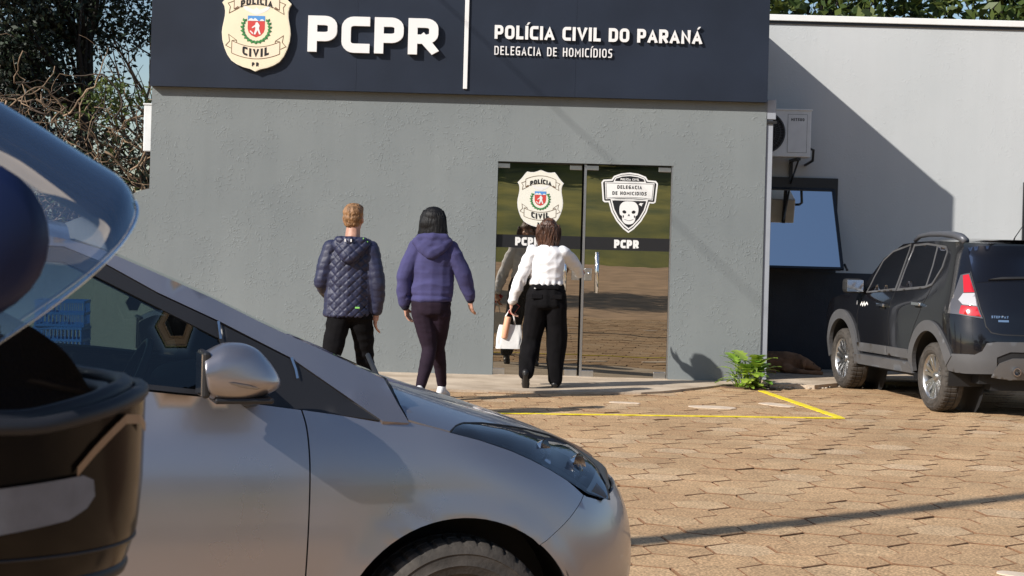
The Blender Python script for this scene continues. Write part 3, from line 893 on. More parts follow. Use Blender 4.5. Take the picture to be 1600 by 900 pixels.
def leaf_cloud(centers, per, spread, size, seed, aspect=2.2, droop=0.0):
    """many small leaf blades round the given clump centres -> verts, faces"""
    rg = np.random.default_rng(seed)
    C = np.repeat(np.asarray(centers, float), per, 0)
    n = len(C)
    P = C + rg.normal(0, 1, (n, 3)) * np.asarray(spread)
    d = rg.normal(0, 1, (n, 3)); d[:, 2] -= droop; d /= np.linalg.norm(d, axis=1)[:, None]
    e = np.cross(d, rg.normal(0, 1, (n, 3))); e /= np.linalg.norm(e, axis=1)[:, None]
    L = size * rg.uniform(.6, 1.4, n)[:, None]
    w = L / aspect / 2
    V = np.stack([P, P + d * L * .5 + e * w, P + d * L, P + d * L * .5 - e * w], 1).reshape(-1, 3)
    Fc = [(4 * i, 4 * i + 1, 4 * i + 2, 4 * i + 3) for i in range(n)]
    return V, Fc
def curvy(rg, p, d, n, step, wob, grav=0.0):
    pts = [Vector(p)]; d = Vector(d).normalized()
    for _ in range(n):
        d = (d + Vector((rg.gauss(0, wob), rg.gauss(0, wob), rg.gauss(0, wob) - grav))).normalized()
        pts.append(pts[-1] + d * step)
    return pts
def tree(label, name, x, y, z_low, h, rad, mt, trunk_r, seed, nclump=60, per=120, size=.16, cl=.32, lean=0.0, group=None, bark='bark', loft=1.0, shift=0.0, extra=()):
    rg = random.Random(seed)
    t = thing(name, label, 'tree', (x, y, 0), 0, group)
    m = MB()
    zt = z_low + h
    tp = [Vector((lean * k / 8 + rg.gauss(0, .02), rg.gauss(0, .02), zt * .92 * k / 8 - .05)) for k in range(9)]
    m.tube(tp, [trunk_r * (1 - .085 * k) for k in range(9)], M[bark], 10)
    m.build('trunk', t)
    ml = MB(); cs = []
    for k in range(nclump):
        v = Vector((rg.gauss(0, 1), rg.gauss(0, 1), rg.gauss(0, 1))).normalized() * (rg.uniform(.35, 1.0) ** .5)
        zz = z_low + h * (.5 + .5 * v.z * loft)
        w = math.sin(PI * min(max((zz - z_low) / h, .06), .97)) ** .55
        c = Vector((v.x * rad * w + lean + shift, v.y * rad * w, zz)); cs.append(c)
        if k % 2 == 0:
            i = min(8, max(2, int(zz / zt * 8) - 1)); a = tp[i]
            mid = a.lerp(c, .5) + Vector((rg.gauss(0, .12), rg.gauss(0, .12), -.1))
            ml.tube([a, mid, c], [trunk_r * .3, trunk_r * .16, .008], M[bark], 5)
    ml.build('limb', t)
    cs += [Vector(e) for e in extra]
    V, Fc = leaf_cloud(cs, per, (cl, cl, cl * .62), size, seed)
    mc = MB(); mc.add(V, Fc, M[mt]); mc.build('crown', t)
    return t
tree('dark dense evergreen tree with straight trunk left of the station', 'evergreen_tree', -6.32, 24.4, 2.55, 6.4, 1.75, 'darkleaf', .15, 3, 170, 330, .085, .27, shift=-1.15, extra=[(x, .1 * i % .4, z) for i, (x, z) in enumerate(((.2, 4.5), (.5, 4.6), (.8, 4.45), (1.05, 4.4), (.2, 4.1), (-.1, 3.6), (.1, 3.3), (-.1, 3.0), (.6, 4.9), (.4, 5.2)))])
# bare branchy tree between the evergreen and the building
t = thing('bare_tree', 'leafless tree with fine curving branches against the sky', 'tree', (-5.7, 26.5, 0))
rg = random.Random(11); m = MB(); m2 = MB()
m.tube([(0, 0, -.05), (.05, 0, 1.2), (-.02, .05, 2.4), (.1, 0, 3.2)], [.13, .11, .09, .07], M['darktwig'], 8); m.build('trunk', t)
for k in range(34):
    p0 = Vector((rg.uniform(-.15, .15), rg.uniform(-.1, .1), rg.uniform(1.6, 3.3)))
    d0 = Vector((rg.uniform(-1, 1), rg.uniform(-.5, .5), rg.uniform(.1, 1.2)))
    q = curvy(rg, p0, d0, 12, .19, .16, -.02)
    m2.tube(q, [.026 * (1 - i / 13.5) + .004 for i in range(13)], M['twig' if k % 3 else 'darktwig'], 5)
    for j in range(4):
        i = rg.randrange(3, 12)
        q2 = curvy(rg, q[i], (q[min(i + 1, 12)] - q[i]).normalized() + Vector((rg.gauss(0, .7), rg.gauss(0, .5), rg.gauss(.1, .6))), 8, .13, .2)
        m2.tube(q2, [.010 * (1 - i2 / 9) + .003 for i2 in range(9)], M['twig' if j % 2 else 'darktwig'], 4)
m2.build('branches', t)
# heap of dry vines behind the wall
t = thing('vine_thicket', 'tangle of dry brown vines heaped behind the boundary wall', 'shrub', (-5.6, 21.6, 0))
rg = random.Random(5); m = MB()
for k in range(300):
    p0 = Vector((rg.uniform(-1.5, 1.0), rg.uniform(-.55, .5), rg.uniform(1.1, 3.2)))
    q = curvy(rg, p0, (rg.gauss(0, 1), rg.gauss(0, .4), rg.gauss(.2, .8)), 12, .10, .38)
    r0 = rg.choice([.004, .005, .007, .010, .015])
    m.tube(q, [r0 * (1 - .05 * i) for i in range(13)], M['twig' if k % 3 else 'darktwig'], 5)
m.build('vine_stems', t)
cs = [(rg.uniform(-2.0, 1.2), rg.uniform(.1, .9), rg.uniform(.2, 2.75)) for _ in range(120)]
V, Fc = leaf_cloud(cs, 90, (.2, .2, .2), .09, 8); m = MB(); m.add(V, Fc, M['darkleaf']); m.build('foliage', t)
cs = [(rg.uniform(-.2, .9), rg.uniform(-.4, .3), rg.uniform(2.9, 3.35)) for _ in range(12)]
V, Fc = leaf_cloud(cs, 40, (.12, .12, .08), .08, 9); m = MB(); m.add(V, Fc, M['midleaf']); m.build('leaves', t)
# crowns showing over the side wing
for i, (x, y, lo, h, rd, mt, lab) in enumerate((
        (5.0, 27, 2.6, 4.6, 2.2, 'midleaf', 'green leafy treetop over the roof nearest the sign band'),
        (8.0, 28, 2.6, 4.6, 2.0, 'midleaf', 'green treetop over the middle of the side wing'),
        (10.0, 27.2, 2.6, 4.4, 1.7, 'yelleaf', 'yellowish green treetop over the far right of the side wing'))):
    tree(lab, 'leafy_tree', x, y, lo, h, rd, mt, .14, 20 + i, 70, 90, .22, .38, group='trees behind the side wing')
rg = random.Random(77); cs = []
for k in range(420):
    cs.append((rg.uniform(-75, 75), rg.uniform(62, 70), rg.uniform(.3, 5.5 + 2.2 * noise.noise(Vector((k * .37, 1, 0))))))
V, Fc = leaf_cloud(cs, 26, (1.0, .8, .8), .75, 78); m = MB(); m.add(V, Fc, M['midleaf']); prop(m.build('far_trees'), 'far belt of green trees beyond the station', None, None, 'stuff')
# trees up on the bank behind the camera: they only show in the door glass and the paintwork
for i, (x, y, z, h, rd) in enumerate(((-30, -62, 5, 9, 6), (-14, -66, 5, 9, 7), (2, -64, 5.2, 8, 6), (16, -67, 5, 9, 7), (31, -63, 5, 9, 6), (-46, -60, 5, 10, 7))):
    tree('big dark tree at the top of the grass bank, reflected in the door', 'bank_tree', x, y, z, h, rd, 'darkleaf', .4, 40 + i, 60, 90, .9, 1.3, group='trees on the bank behind the photographer')
tree('tall shade tree behind the photographer, reflected darkly in the door', 'bank_tree', -6.5, -11.5, 4.2, 6.5, 3.4, 'midleaf', .25, 61, 80, 120, .3, .6)
t = thing('overhead_cable', 'thin overhead cable whose faint shadow slants down the grey facade', 'cable', (0, 0, 0))
m = MB(); m.tube([(-3.2, 17.99, 6.2), (-4.5, 15.6, 7.1), (-7.3, 10.3, 9.05), (-10.9, 3.5, 11.5)], .007, M['black'], 6); m.build('wire', t)
# tall pole outside the frame on the left: its shadow crosses the paving
t = thing('utility_pole', 'tall round pole whose long shadow crosses the paving', 'pole', (-5.62, 8.43 - (5.62 + .62) * .79, 0))
m = MB(); m.tube([(0, 0, -.03), (0, 0, 4.5), (0, 0, 9.5)], [.115, .10, .085], M['concrete'], 14); m.build('shaft', t)

# small philodendron at the corner of the front block
t = thing('leafy_plant', 'small bright green plant with lobed leaves at the wall corner', 'plant', (2.47, 17.28, 0))
M['philo'] = leaf_mat('philodendron_leaf', (.16, .34, .04), (.42, .52, .08), .3, .25)
rg = random.Random(2); m = MB(); ms = MB()
for k in range(88):
    a = rg.uniform(0, 2 * PI); el = rg.uniform(.15, 1.35)
    L = rg.uniform(.10, .22) * (1.35 if el > .9 else 1)
    b0 = Vector((rg.uniform(-.10, .13), rg.uniform(-.05, .05), .0))
    hgt = rg.uniform(.02, .20) if el < .7 else rg.uniform(.12, .30)
    tip = b0 + Vector((math.cos(a) * math.cos(el) * .10, math.sin(a) * math.cos(el) * .12, hgt))
    ms.tube([b0, b0.lerp(tip, .6) + Vector((0, 0, .02)), tip], .0035, M['philo'], 4)
    d = Vector((math.cos(a) * math.cos(el * .6), math.sin(a) * math.cos(el * .6), math.sin(el * .6))); d.normalize()
    s = d.cross(Vector((0, 0, 1))).normalized(); n = s.cross(d)
    out = []
    for i in range(9):
        w = i / 8
        wd = math.sin(PI * min(.96, w * .95 + .05)) ** .7 * (.34 if i % 2 else .17) * L
        out.append((w, wd))
    vs = []; fs = []
    for w, wd in out:
        c = tip + d * L * w - Vector((0, 0, .35 * L * w * w))
        vs += [c + s * wd + n * .12 * wd, c, c - s * wd + n * .12 * wd]
    for i in range(8):
        o = i * 3; fs += [(o, o + 3, o + 4, o + 1), (o + 1, o + 4, o + 5, o + 2)]
    m.add(vs, fs, M['philo'], False)
m.build('leaf_blades', t); ms.build('stems', t)
M['pebble'] = mat('pebble', (.5, .42, .33), .9, var=.3, vscale=8)
m = MB()
for k in range(60):
    x = rg.uniform(2.6, 4.2); m.blob((x, 17.33 + (x - 2.7) * .42 + rg.gauss(0, .08), .012), (rg.uniform(.008, .028), rg.uniform(.008, .02), rg.uniform(.006, .014)), M['pebble'], 6, 4)
prop(m.build('pebbles'), 'small pale pebbles scattered along the edge of the concrete slab', None, None, 'stuff')

# ================================================================== SMOOTH TABLES
def table(xs, ys, sig=.06):
    g = np.linspace(xs[0] - .5, xs[-1] + .5, 600); v = np.interp(g, xs, ys)
    st = g[1] - g[0]; k = int(3 * sig / st) + 1
    w = np.exp(-.5 * (np.arange(-k, k + 1) * st / sig) ** 2); w /= w.sum()
    v = np.convolve(np.pad(v, k, mode='edge'), w, 'valid')
    return lambda x: float(np.interp(x, g, v))
def circ(cx, cz, r, a0, a1, n=22):
    return [(cx + r * math.cos(R(a0 + (a1 - a0) * i / n)), cz + r * math.sin(R(a0 + (a1 - a0) * i / n))) for i in range(n + 1)]

def car_patch(root, name, F, loops, m, side=(1, -1), res=.05, off=0.0, thick=.0, uv=None, sharp=40, label=None, back=False, whole=False):
    """loops in the car's surface coordinates, laid on the surface F on one or both sides."""
    mb = MB()
    def fnorm(a, b):
        e = .004
        p = Vector(F(a, b)); q = Vector(F(a + e, b)) - Vector(F(a - e, b)); r = Vector(F(a, b + e)) - Vector(F(a, b - e))
        n = r.cross(q)
        return p, n.normalized() if n.length > 1e-12 else Vector((0, 1, 0))
    V, T = tri2d(loops, 'holes', res)
    pts = [fnorm(a, b) for a, b in V]
    sgn0 = 1 if sum(n.y for _, n in pts) >= 0 else -1
    for sd in side:
        if not whole and sd != side[0]: mb.build(name, root); mb = MB()
        vs = []; bk = []
        for p, n in pts:
            n = n * sgn0
            q = p + n * off; w = p + n * (off - thick)
            vs.append((q.x, q.y * sd, q.z)); bk.append((w.x, w.y * sd, w.z))
        fs = [t if sd < 0 else t[::-1] for t in T]
        mb.add(vs, fs, m, True)
        if thick:
            n_ = len(vs)
            Bd = border(fs)
            mb.add(vs + bk, [(e[1], e[0], e[0] + n_, e[1] + n_) for e in Bd], m, False)
            if back: mb.add(bk, [f[::-1] for f in fs], m, True)
    o = mb.build(name, root, None)
    if whole:
        bm = bmesh.new(); bm.from_mesh(o.data)
        bmesh.ops.remove_doubles(bm, verts=[v for v in bm.verts if abs(v.co.y) < .006], dist=.012)
        bm.to_mesh(o.data); bm.free()
    if label: o['label'] = label
    return o
def bar_on(F, pts, w):
    return ribbon(pts, w)

def wheel(root, c, r, width, rim_r, side, spokes=5, steer=0.0, rim_m='alu', seed=0, paired=False):
    """side = +1: outer face towards local +y"""
    m = MB(); hw = width / 2
    n = 288
    prof = [(rim_r - .006, hw * .82), (rim_r + .012, hw * .98), (rim_r + (r - rim_r) * .30, hw * 1.02), (rim_r + (r - rim_r) * .34, hw * 1.045), (rim_r + (r - rim_r) * .38, hw * 1.02), (rim_r + (r - rim_r) * .62, hw * 1.0), (rim_r + (r - rim_r) * .65, hw * 1.03), (rim_r + (r - rim_r) * .72, hw * .98), (r - .016, hw * .90), (r - .004, hw * .74),
            (r, hw * .40), (r, hw * .36), (r - .008, hw * .34), (r - .008, hw * .28), (r, hw * .26), (r + .001, 0), (r, -hw * .26), (r - .008, -hw * .28), (r - .008, -hw * .34), (r, -hw * .36), (r - .003, -hw * .74), (r - .02, -hw * .92), (rim_r, -hw * .9)]
    def mod(i, k):
        if i in (9,): return -.006 if k % 7 in (0, 1) else 0
        if i in (10, 11, 14, 15, 16): return -.006 if k % 7 in (0, 1) else 0
        return 0
    prof = [(a, b * side) for a, b in prof]
    m.lathe(prof, M['rubber'], n, 'y', (0, 0, 0), True, mod)
    # sidewall ribs
    ty = m.build('wheel', root, 28, recalc=True)
    ty.location = c; ty.rotation_euler = (0, 0, steer)
    m = MB(); f = hw * .80 * side
    m.lathe([(rim_r + .004, f), (rim_r + .006, f * 1.05), (rim_r - .006, f * 1.06), (rim_r - .016, f * .92), (rim_r - .022, f * .4), (rim_r - .03, -f * .8)], M[rim_m], 64, 'y')
    m.lathe([(0, f * .80), (.03, f * .82), (.034, f * .80), (.036, f * .6), (.062, f * .6), (.066, f * .5)], M[rim_m], 32, 'y')
    m.lathe([(.0, f * .15), (rim_r - .025, f * .15)], M['black'], 48, 'y')
    m.lathe([(.02, f * .22), (.125, f * .22), (.125, f * .16)], M['darkmetal'], 40, 'y')
    ks = []
    for k in range(spokes):
        a = 2 * PI * k / spokes + .3
        ks += [a - .17, a + .17] if paired else [a]
    for a in ks:
        e = Vector((math.cos(a), 0, math.sin(a))); t = Vector((-math.sin(a), 0, math.cos(a)))
        w0, w1 = (.016, .020) if paired else (.030, .040)
        vs = []
        for rr, ww, ff in ((.05, w0, .62), (.09, w0 * .9, .74), (rim_r * .75, w1 * .8, .84), (rim_r - .014, w1, .93)):
            for s, dd in ((-1, 0), (1, 0), (1, -.20), (-1, -.20)):
                p = e * rr + t * ww * s * (1.0 if dd == 0 else 1.25); p.y = f * (ff + dd); vs.append(p)
        fs = []
        for i in range(3):
            for k2 in range(4):
                fs.append((i * 4 + k2, i * 4 + (k2 + 1) % 4, (i + 1) * 4 + (k2 + 1) % 4, (i + 1) * 4 + k2))
        m.add(vs, fs, M[rim_m], False)
    m.build('rim', ty, 35, recalc=True)
    return ty

# ================================================================== SILVER HATCHBACK (foreground)
M['silver'] = mat('warm_silver_paint', (.375, .36, .385), .32, metal=.86, coat=.6, coatr=.06)
def flake(m_, amt=.06, sc=900):
    nt = m_.node_tree; b = nt.nodes['Principled BSDF']; tc = nt.nodes.new('ShaderNodeTexCoord')
    n = nt.nodes.new('ShaderNodeTexNoise'); n.inputs['Scale'].default_value = 3; n.inputs['Detail'].default_value = 8
    nt.links.new(tc.outputs['Object'], n.inputs['Vector'])
    mr = nt.nodes.new('ShaderNodeMapRange'); mr.inputs['From Min'].default_value = .3; mr.inputs['From Max'].default_value = .7
    mr.inputs['To Min'].default_value = b.inputs['Roughness'].default_value - amt; mr.inputs['To Max'].default_value = b.inputs['Roughness'].default_value + amt
    nt.links.new(n.outputs['Fac'], mr.inputs[0]); nt.links.new(mr.outputs[0], b.inputs['Roughness'])
    # road dust low down and in a loose pattern
    n2 = nt.nodes.new('ShaderNodeTexNoise'); n2.inputs['Scale'].default_value = 5; n2.inputs['Detail'].default_value = 6
    nt.links.new(tc.outputs['Object'], n2.inputs['Vector'])
    m2 = nt.nodes.new('ShaderNodeMapRange'); m2.inputs['From Min'].default_value = .45; m2.inputs['From Max'].default_value = .8
    m2.inputs['To Min'].default_value = .02; m2.inputs['To Max'].default_value = .16
    nt.links.new(n2.outputs['Fac'], m2.inputs[0]); nt.links.new(m2.outputs[0], b.inputs['Coat Roughness'])
flake(M['silver'])
M['trim'] = mat('satin_black_trim', (.016, .016, .018), .38)
M['cabin'] = mat('cabin_plastic', (.03, .031, .034), .7)
M['seat'] = mat('seat_fabric', (.055, .055, .06), .9, var=.2, vscale=30)
M['lampshell'] = mat('lamp_bezel', (.17, .175, .185), .3, metal=.5)
M['amber'] = mat('amber_lens', (.5, .2, .03), .2, coat=1)
HT = R(18)
hb_d = Vector((math.cos(HT), math.sin(HT), 0)); hb_n = Vector((math.sin(HT), -math.cos(HT), 0))
hb = thing('silver_hatchback', 'silver grey hatchback parked in the foreground with its nose pointing right', 'car', (-.37772, 5.6137, 0), HT)
_xn = table([.15, .3, .45, .6, .7, .8, .95], [.67, .73, .758, .742, .70, .612, .45], .05)
_wz = table([.15, .35, .6, .8, .9, 1.0], [.80, .835, .84, .825, .80, .76], .04)
HL, HP, HQ = .62, 2.4, 2.3
def hb_x0(z): return _xn(z) - HL
def hb_F(u, z):
    x0 = hb_x0(z)
    if u <= 0: x, y = x0 + u, _wz(z)
    else:
        a = min(u, .9999) * PI / 2
        x, y = x0 + HL * math.sin(a) ** (2 / HP), _wz(z) * math.cos(a) ** (2 / HQ)
    if x < -2.9: y -= .25 * (x + 2.9) ** 2 * 4
    r = math.hypot(x, z - .294)
    y += .010 * math.exp(-((r - .385) / .03) ** 2) * (u < .45)
    return (x, y, z)
def hb_u(x, z):
    x0 = hb_x0(z)
    if x <= x0: return x - x0
    return math.asin(min(1, ((x - x0) / HL) ** (HP / 2))) / (PI / 2)
U = lambda pts: [(hb_u(x, z), z) for x, z in pts]
AR = .374
seam = smooth_loop([(-.469, .975), (-.457, .93), (-.451, .86), (-.450, .78), (-.452, .68), (-.455, .59), (-.459, .48), (-.462, .36), (-.463, .25)], 4, False)
arch = circ(0, .294, AR, 180, 50, 26)          # rear foot round to the bumper joint
bj = [(.236, .582), (.30, .62), (.36, .665), (.407, .709)]
hl_lo = [(.428, .707), (.349, .755), (.289, .79), (.225, .822), (.158, .851), (.06, .884), (-.033, .908)]
fl = [(-.033, .908), (-.09, .924), (-.152, .938), (-.243, .945), (-.36, .960), (-.465, .975)]
G_ = .0022
fender = [(x + G_, z) for x, z in seam[::-1]][0:0] + [(-.461, .25), (-.374, .25), (-.374, .29)] + arch[1:-1] + [(x - .0012, z) for x, z in bj] + hl_lo[1:] + fl[1:-1] + [(x + G_, z) for x, z in seam]
car_patch(hb, 'front_fender', hb_F, [U(fender)], M['silver'], (-1, 1), .035, 0, .012)
# bumper: both halves in one shell
bl = [(.407, .709), (.36, .665), (.30, .62), (.2385, .582)]
bump = [(hb_u(x + .0015, z), z) for x, z in circ(0, .294, AR, 50, 0, 10)[::1]]
bp_loop = [(hb_u(x + .002, z), z) for x, z in bj] + [(.335, .703), (.405, .682), (.48, .690), (.60, .70), (.99, .705), (.9995, .705), (.9995, .22), (.60, .20), (hb_u(.40, .2), .2), (hb_u(.376, .29), .29)] + [(hb_u(x, z), z) for x, z in circ(0, .294, AR, 4, 48, 10)]
car_patch(hb, 'front_bumper', hb_F, [bp_loop, [(.66, .30), (.9990, .30), (.9990, .46), (.72, .46)]], M['silver'], (-1, 1), .03, 0, .012, whole=True)
car_patch(hb, 'grille', hb_F, [[(.66, .30), (.9990, .30), (.9990, .46), (.72, .46)]], M['black'], (-1, 1), .04, -.02, whole=True)
dr = [(x - G_, z) for x, z in seam]
belt = [(-.469, .975), (-.627, .996), (-.745, 1.012), (-.941, 1.032), (-1.2, 1.05), (-1.55, 1.065)]
door = dr + [(-1.55, .25)] + belt[:0:-1]
car_patch(hb, 'front_door', hb_F, [U(door)], M['silver'], (-1, 1), .05, 0, .012)
rdoor = [(-1.5545, 1.065), (-1.5545, .25), (-2.12, .25)] + circ(-2.5, .294, AR, 12, 60, 8) + [(-2.38, .8), (-2.42, 1.09), (-2.0, 1.085)]
car_patch(hb, 'rear_door', hb_F, [U(rdoor)], M['silver'], (-1, 1), .06, 0, .012)
qp = [(-2.386, .8), (-2.425, 1.09), (-2.75, 1.10), (-3.1, 1.05), (-3.12, .25), (-2.876, .25), (-2.874, .294)] + circ(-2.5, .294, AR, 178, 62, 18)
car_patch(hb, 'rear_quarter', hb_F, [U(qp)], M['silver'], (-1, 1), .06, 0, .012)
sill = [(-.461, .247), (-.374, .247), (-.37, .19), (-2.13, .19), (-2.13, .247)]
car_patch(hb, 'sill', hb_F, [U(sill)], M['silver'], (-1, 1), .06, -.012, .01)
# dark inner skin behind the panel gaps, wheel wells, floor
inner = [(-3.08, .2), (-2.92, .2), (-2.92, .294)] + circ(-2.5, .294, AR + .03, 180, 0, 16) + [(-2.08, .2), (-.42, .2)] + circ(0, .294, AR + .03, 180, 30, 16) + [(.40, .66), (.24, .78), (.1, .82), (-.1, .88), (-.47, .93), (-1.5, 1.0), (-3.08, 1.0)]
car_patch(hb, 'inner_skin', hb_F, [U(inner)], M['black'], (-1, 1), .08, -.022)
m = MB()
for cx in (0, -2.5):
    for s in (-1, 1):
        m.grid(lambda u, v: (cx + (AR + .012) * math.cos(PI * u * 1.1 - .05 * PI), s * (.825 - .30 * v), .294 + (AR + .012) * math.sin(PI * u * 1.1 - .05 * PI)), 24, 3, M['black'])
        m.add([(cx + .42 * math.cos(a), s * .52, .294 + .42 * math.sin(a)) for a in [2 * PI * k / 24 for k in range(24)]], [tuple(range(24))], M['black'])
m.b2((-3.0, -.5, .2), (.55, .5, .26), M['black']); m.b2((-2.05, -.72, .2), (-.5, .72, .3), M['black']); m.b2((.40, -.5, .3), (.50, .5, .62), M['black'])
m.build('chassis', hb)
# glasshouse
def hb_Gy(x, z): return .765 - .43 * (z - 1.0) - .05 * min(max((x + .75) / .7, 0), 1) + .045 * max(0, min(1, (1.0 - z) / .06))
hb_G = lambda x, z: (x, hb_Gy(x, z), z)
pa_out = [(-.19, 1.012), (-.214, 1.058), (-.289, 1.092), (-.402, 1.143), (-.55, 1.206), (-.715, 1.286), (-.877, 1.356), (-1.019, 1.416), (-1.108, 1.441), (-1.195, 1.457), (-1.45, 1.472), (-1.8, 1.470), (-2.2, 1.445), (-2.6, 1.40), (-2.85, 1.34)]
pa_in = [(-.158, .938), (-.236, .944), (-.326, 1.007), (-.489, 1.118), (-.695, 1.221), (-.865, 1.298), (-1.016, 1.38), (-1.125, 1.423), (-1.45, 1.436), (-1.8, 1.432), (-2.2, 1.405), (-2.5, 1.36), (-2.72, 1.10), (-3.05, 1.06)]
car_patch(hb, 'roof_side', hb_G, [pa_out + pa_in[::-1]], M['silver'], (-1, 1), .04, 0, .02)
gt = [(-1.5, 1.396), (-1.125, 1.382), (-1.037, 1.342), (-.866, 1.258), (-.693, 1.172)]
frame = [(-.695, 1.218), (-.865, 1.295), (-1.016, 1.377), (-1.125, 1.420), (-1.45, 1.433), (-1.60, 1.433), (-1.60, 1.08), (-1.5, 1.08)] + gt
car_patch(hb, 'window_frame', hb_G, [frame], M['trim'], (-1, 1), .04, -.004, .012)
sail = [(-.697, 1.216), (-.695, 1.172), (-.665, 1.10), (-.63, 1.0), (-.469, .978), (-.245, .948), (-.326, 1.003), (-.489, 1.114)]
car_patch(hb, 'mirror_sail', hb_G, [sail], M['trim'], (-1, 1), .03, -.003, .012)
car_patch(hb, 'belt_trim', hb_G, [[(-.627, 1.0), (-.745, 1.016), (-.941, 1.036), (-1.2, 1.054), (-1.55, 1.068), (-1.55, 1.082), (-1.2, 1.068), (-.94, 1.050), (-.745, 1.029), (-.632, 1.012)]], M['trim'], (-1, 1), .04, .004, .016)
car_patch(hb, 'side_window', hb_G, [gt + [(-.66, 1.10), (-.625, 1.0), (-.745, 1.01), (-.94, 1.03), (-1.5, 1.05)]], M['carglass'], (-1, 1), .08, -.012)
car_patch(hb, 'rear_side_window', hb_G, [[(-1.605, 1.43), (-1.605, 1.05), (-2.45, 1.06), (-2.42, 1.35), (-2.2, 1.40)]], M['carglass'], (-1, 1), .08, -.012)
for pts in ([(-.697, 1.219), (-.692, 1.17)], [(-.489, 1.118), (-.478, 1.085), (-.474, 1.06)]):
    car_patch(hb, 'frame_joint', hb_G, ribbon(pts, .007), M['chrome'], (-1, 1), .03, .004)
K = [(x, hb_Gy(x, z), z) for x, z in pa_out]
def loft(i0, i1, crown_x, crown_z, nu, inset_=0.0):
    seg = K[i0:i1 + 1]
    ts = np.linspace(0, 1, len(seg))
    def f(u, v):
        q = [float(np.interp(u, ts, [s[k] for s in seg])) for k in range(3)]
        t = 1 - 2 * v
        return (q[0] + crown_x * (1 - t * t), q[1] * t * (1 - inset_), q[2] + crown_z * (1 - t ** 4))
    return f
m = MB(); m.grid(loft(1, 8, .045, .0, 0, .004), 20, 24, M['carglass'], True); m.build('windscreen', hb)
m = MB(); m.grid(loft(8, 14, .0, .05, 0), 24, 24, M['silver'], True, True); m.build('roof', hb)
m = MB(); m.grid(lambda u, v: (-2.85 - .28 * u, (1 - 2 * v) * (.60 + .12 * u), 1.38 - .36 * u), 6, 8, M['blackglass'], True, True); m.build('rear_window', hb)
m = MB(); m.grid(lambda u, v: (-3.13 - .03 * math.sin(PI * u), (1 - 2 * v) * (.70 + .08 * u), 1.03 - .8 * u), 6, 8, M['silver'], True, True); m.build('tailgate', hb)
# bonnet
_zs = table([-.3, -.2, -.107, .108, .246, .365, .48, .53, .6, .66, .70], [1.075, 1.05, 1.024, .956, .916, .878, .833, .811, .77, .73, .70], .03)
def hood_z(x, y): return _zs(x) - .095 * (abs(y) / .785) ** 4
edge_h = [(-.158, .782), (-.098, .782), (-.031, .776), (-.005, .735), (.031, .688), (.112, .625), (.209, .565), (.296, .506), (.401, .44), (.47, .40), (.60, .30), (.66, .16), (.675, 0)]
rear_h = [(-.158, .782), (-.162, .70), (-.155, .60), (-.13, .42), (-.095, .24), (-.07, 0)]
hl_ = [(x, y) for x, y in edge_h] + [(x, -y) for x, y in edge_h[-2::-1]] + [(x, -y) for x, y in rear_h[1:-1]] + [(x, y) for x, y in rear_h[:0:-1]]
m = MB(); V, T = tri2d([hl_], 'holes', .035); nb = len(V)
top = [(a, b, hood_z(a, b) + .002) for a, b in V]; bot = [(a, b, hood_z(a, b) - .018) for a, b in V]
m.add(top, T, M['silver'], True); m.add(top + bot, [(e[1], e[0], e[0] + nb, e[1] + nb) for e in border(T)], M['silver'])
m.build('bonnet', hb)
m = MB(); m.grid(lambda u, v: (-.36 + .27 * u + .10 * (1 - (1 - 2 * v) ** 2) * (1 - .2 * u), (1 - 2 * v) * (.70 + .06 * u), 1.02 - .03 * u - .06 * abs(1 - 2 * v) ** 4), 4, 20, M['trim']); 
m.tube([(-.18, -.52, 1.005), (-.16, -.40, 1.035), (-.10, .0, 1.075)], .009, M['black'], 6); m.tube([(-.20, .10, 1.02), (-.16, .2, 1.05), (-.20, .62, 1.06)], .009, M['black'], 6)
m.build('cowl', hb)
m = MB()   # under the bonnet: closes the engine bay
m.add([(-.12, -.74, .88), (.15, -.70, .80), (.5, -.4, .68), (.6, 0, .66), (.5, .4, .68), (.15, .70, .80), (-.12, .74, .88)], [tuple(range(7))], M['black']); m.build('engine_tray', hb)
# headlamps
lo3 = [hb_F(hb_u(x, z), z) for x, z in hl_lo[::-1]]
lo3 = [(-.031, .778, .905)] + [(a, b - .003, c + .002) for a, b, c in lo3[1:]] + [(.509, .690, .684)]
up3 = [(-.031, .778, .906)] + [(x, y, hood_z(x, y) - .001) for x, y in ((-.005, .732), (.031, .685), (.112, .622), (.209, .562), (.296, .503), (.401, .437))] + [(.47, .455, .823), (.52, .54, .768), (.525, .63, .715), (.511, .688, .686)]
def along(pts, t):
    P = [Vector(p) for p in pts]; L = [0]
    for a, b in zip(P, P[1:]): L.append(L[-1] + (b - a).length)
    s = t * L[-1]
    return Vector([float(np.interp(s, L, [p[k] for p in P])) for k in range(3)])
def lamp(sd, depth):
    def f(u, v):
        a, b = along(lo3, u), along(up3, u); p = a.lerp(b, v)
        q = 4 * v * (1 - v); w = math.sin(PI * min(1, u * .97 + .02))
        n = Vector((.5 + .4 * u, .75, .35)).normalized()
        p = p + n * (.020 * q * w - depth * (q ** .5) * w)
        return (p.x, p.y * sd, p.z)
    return f
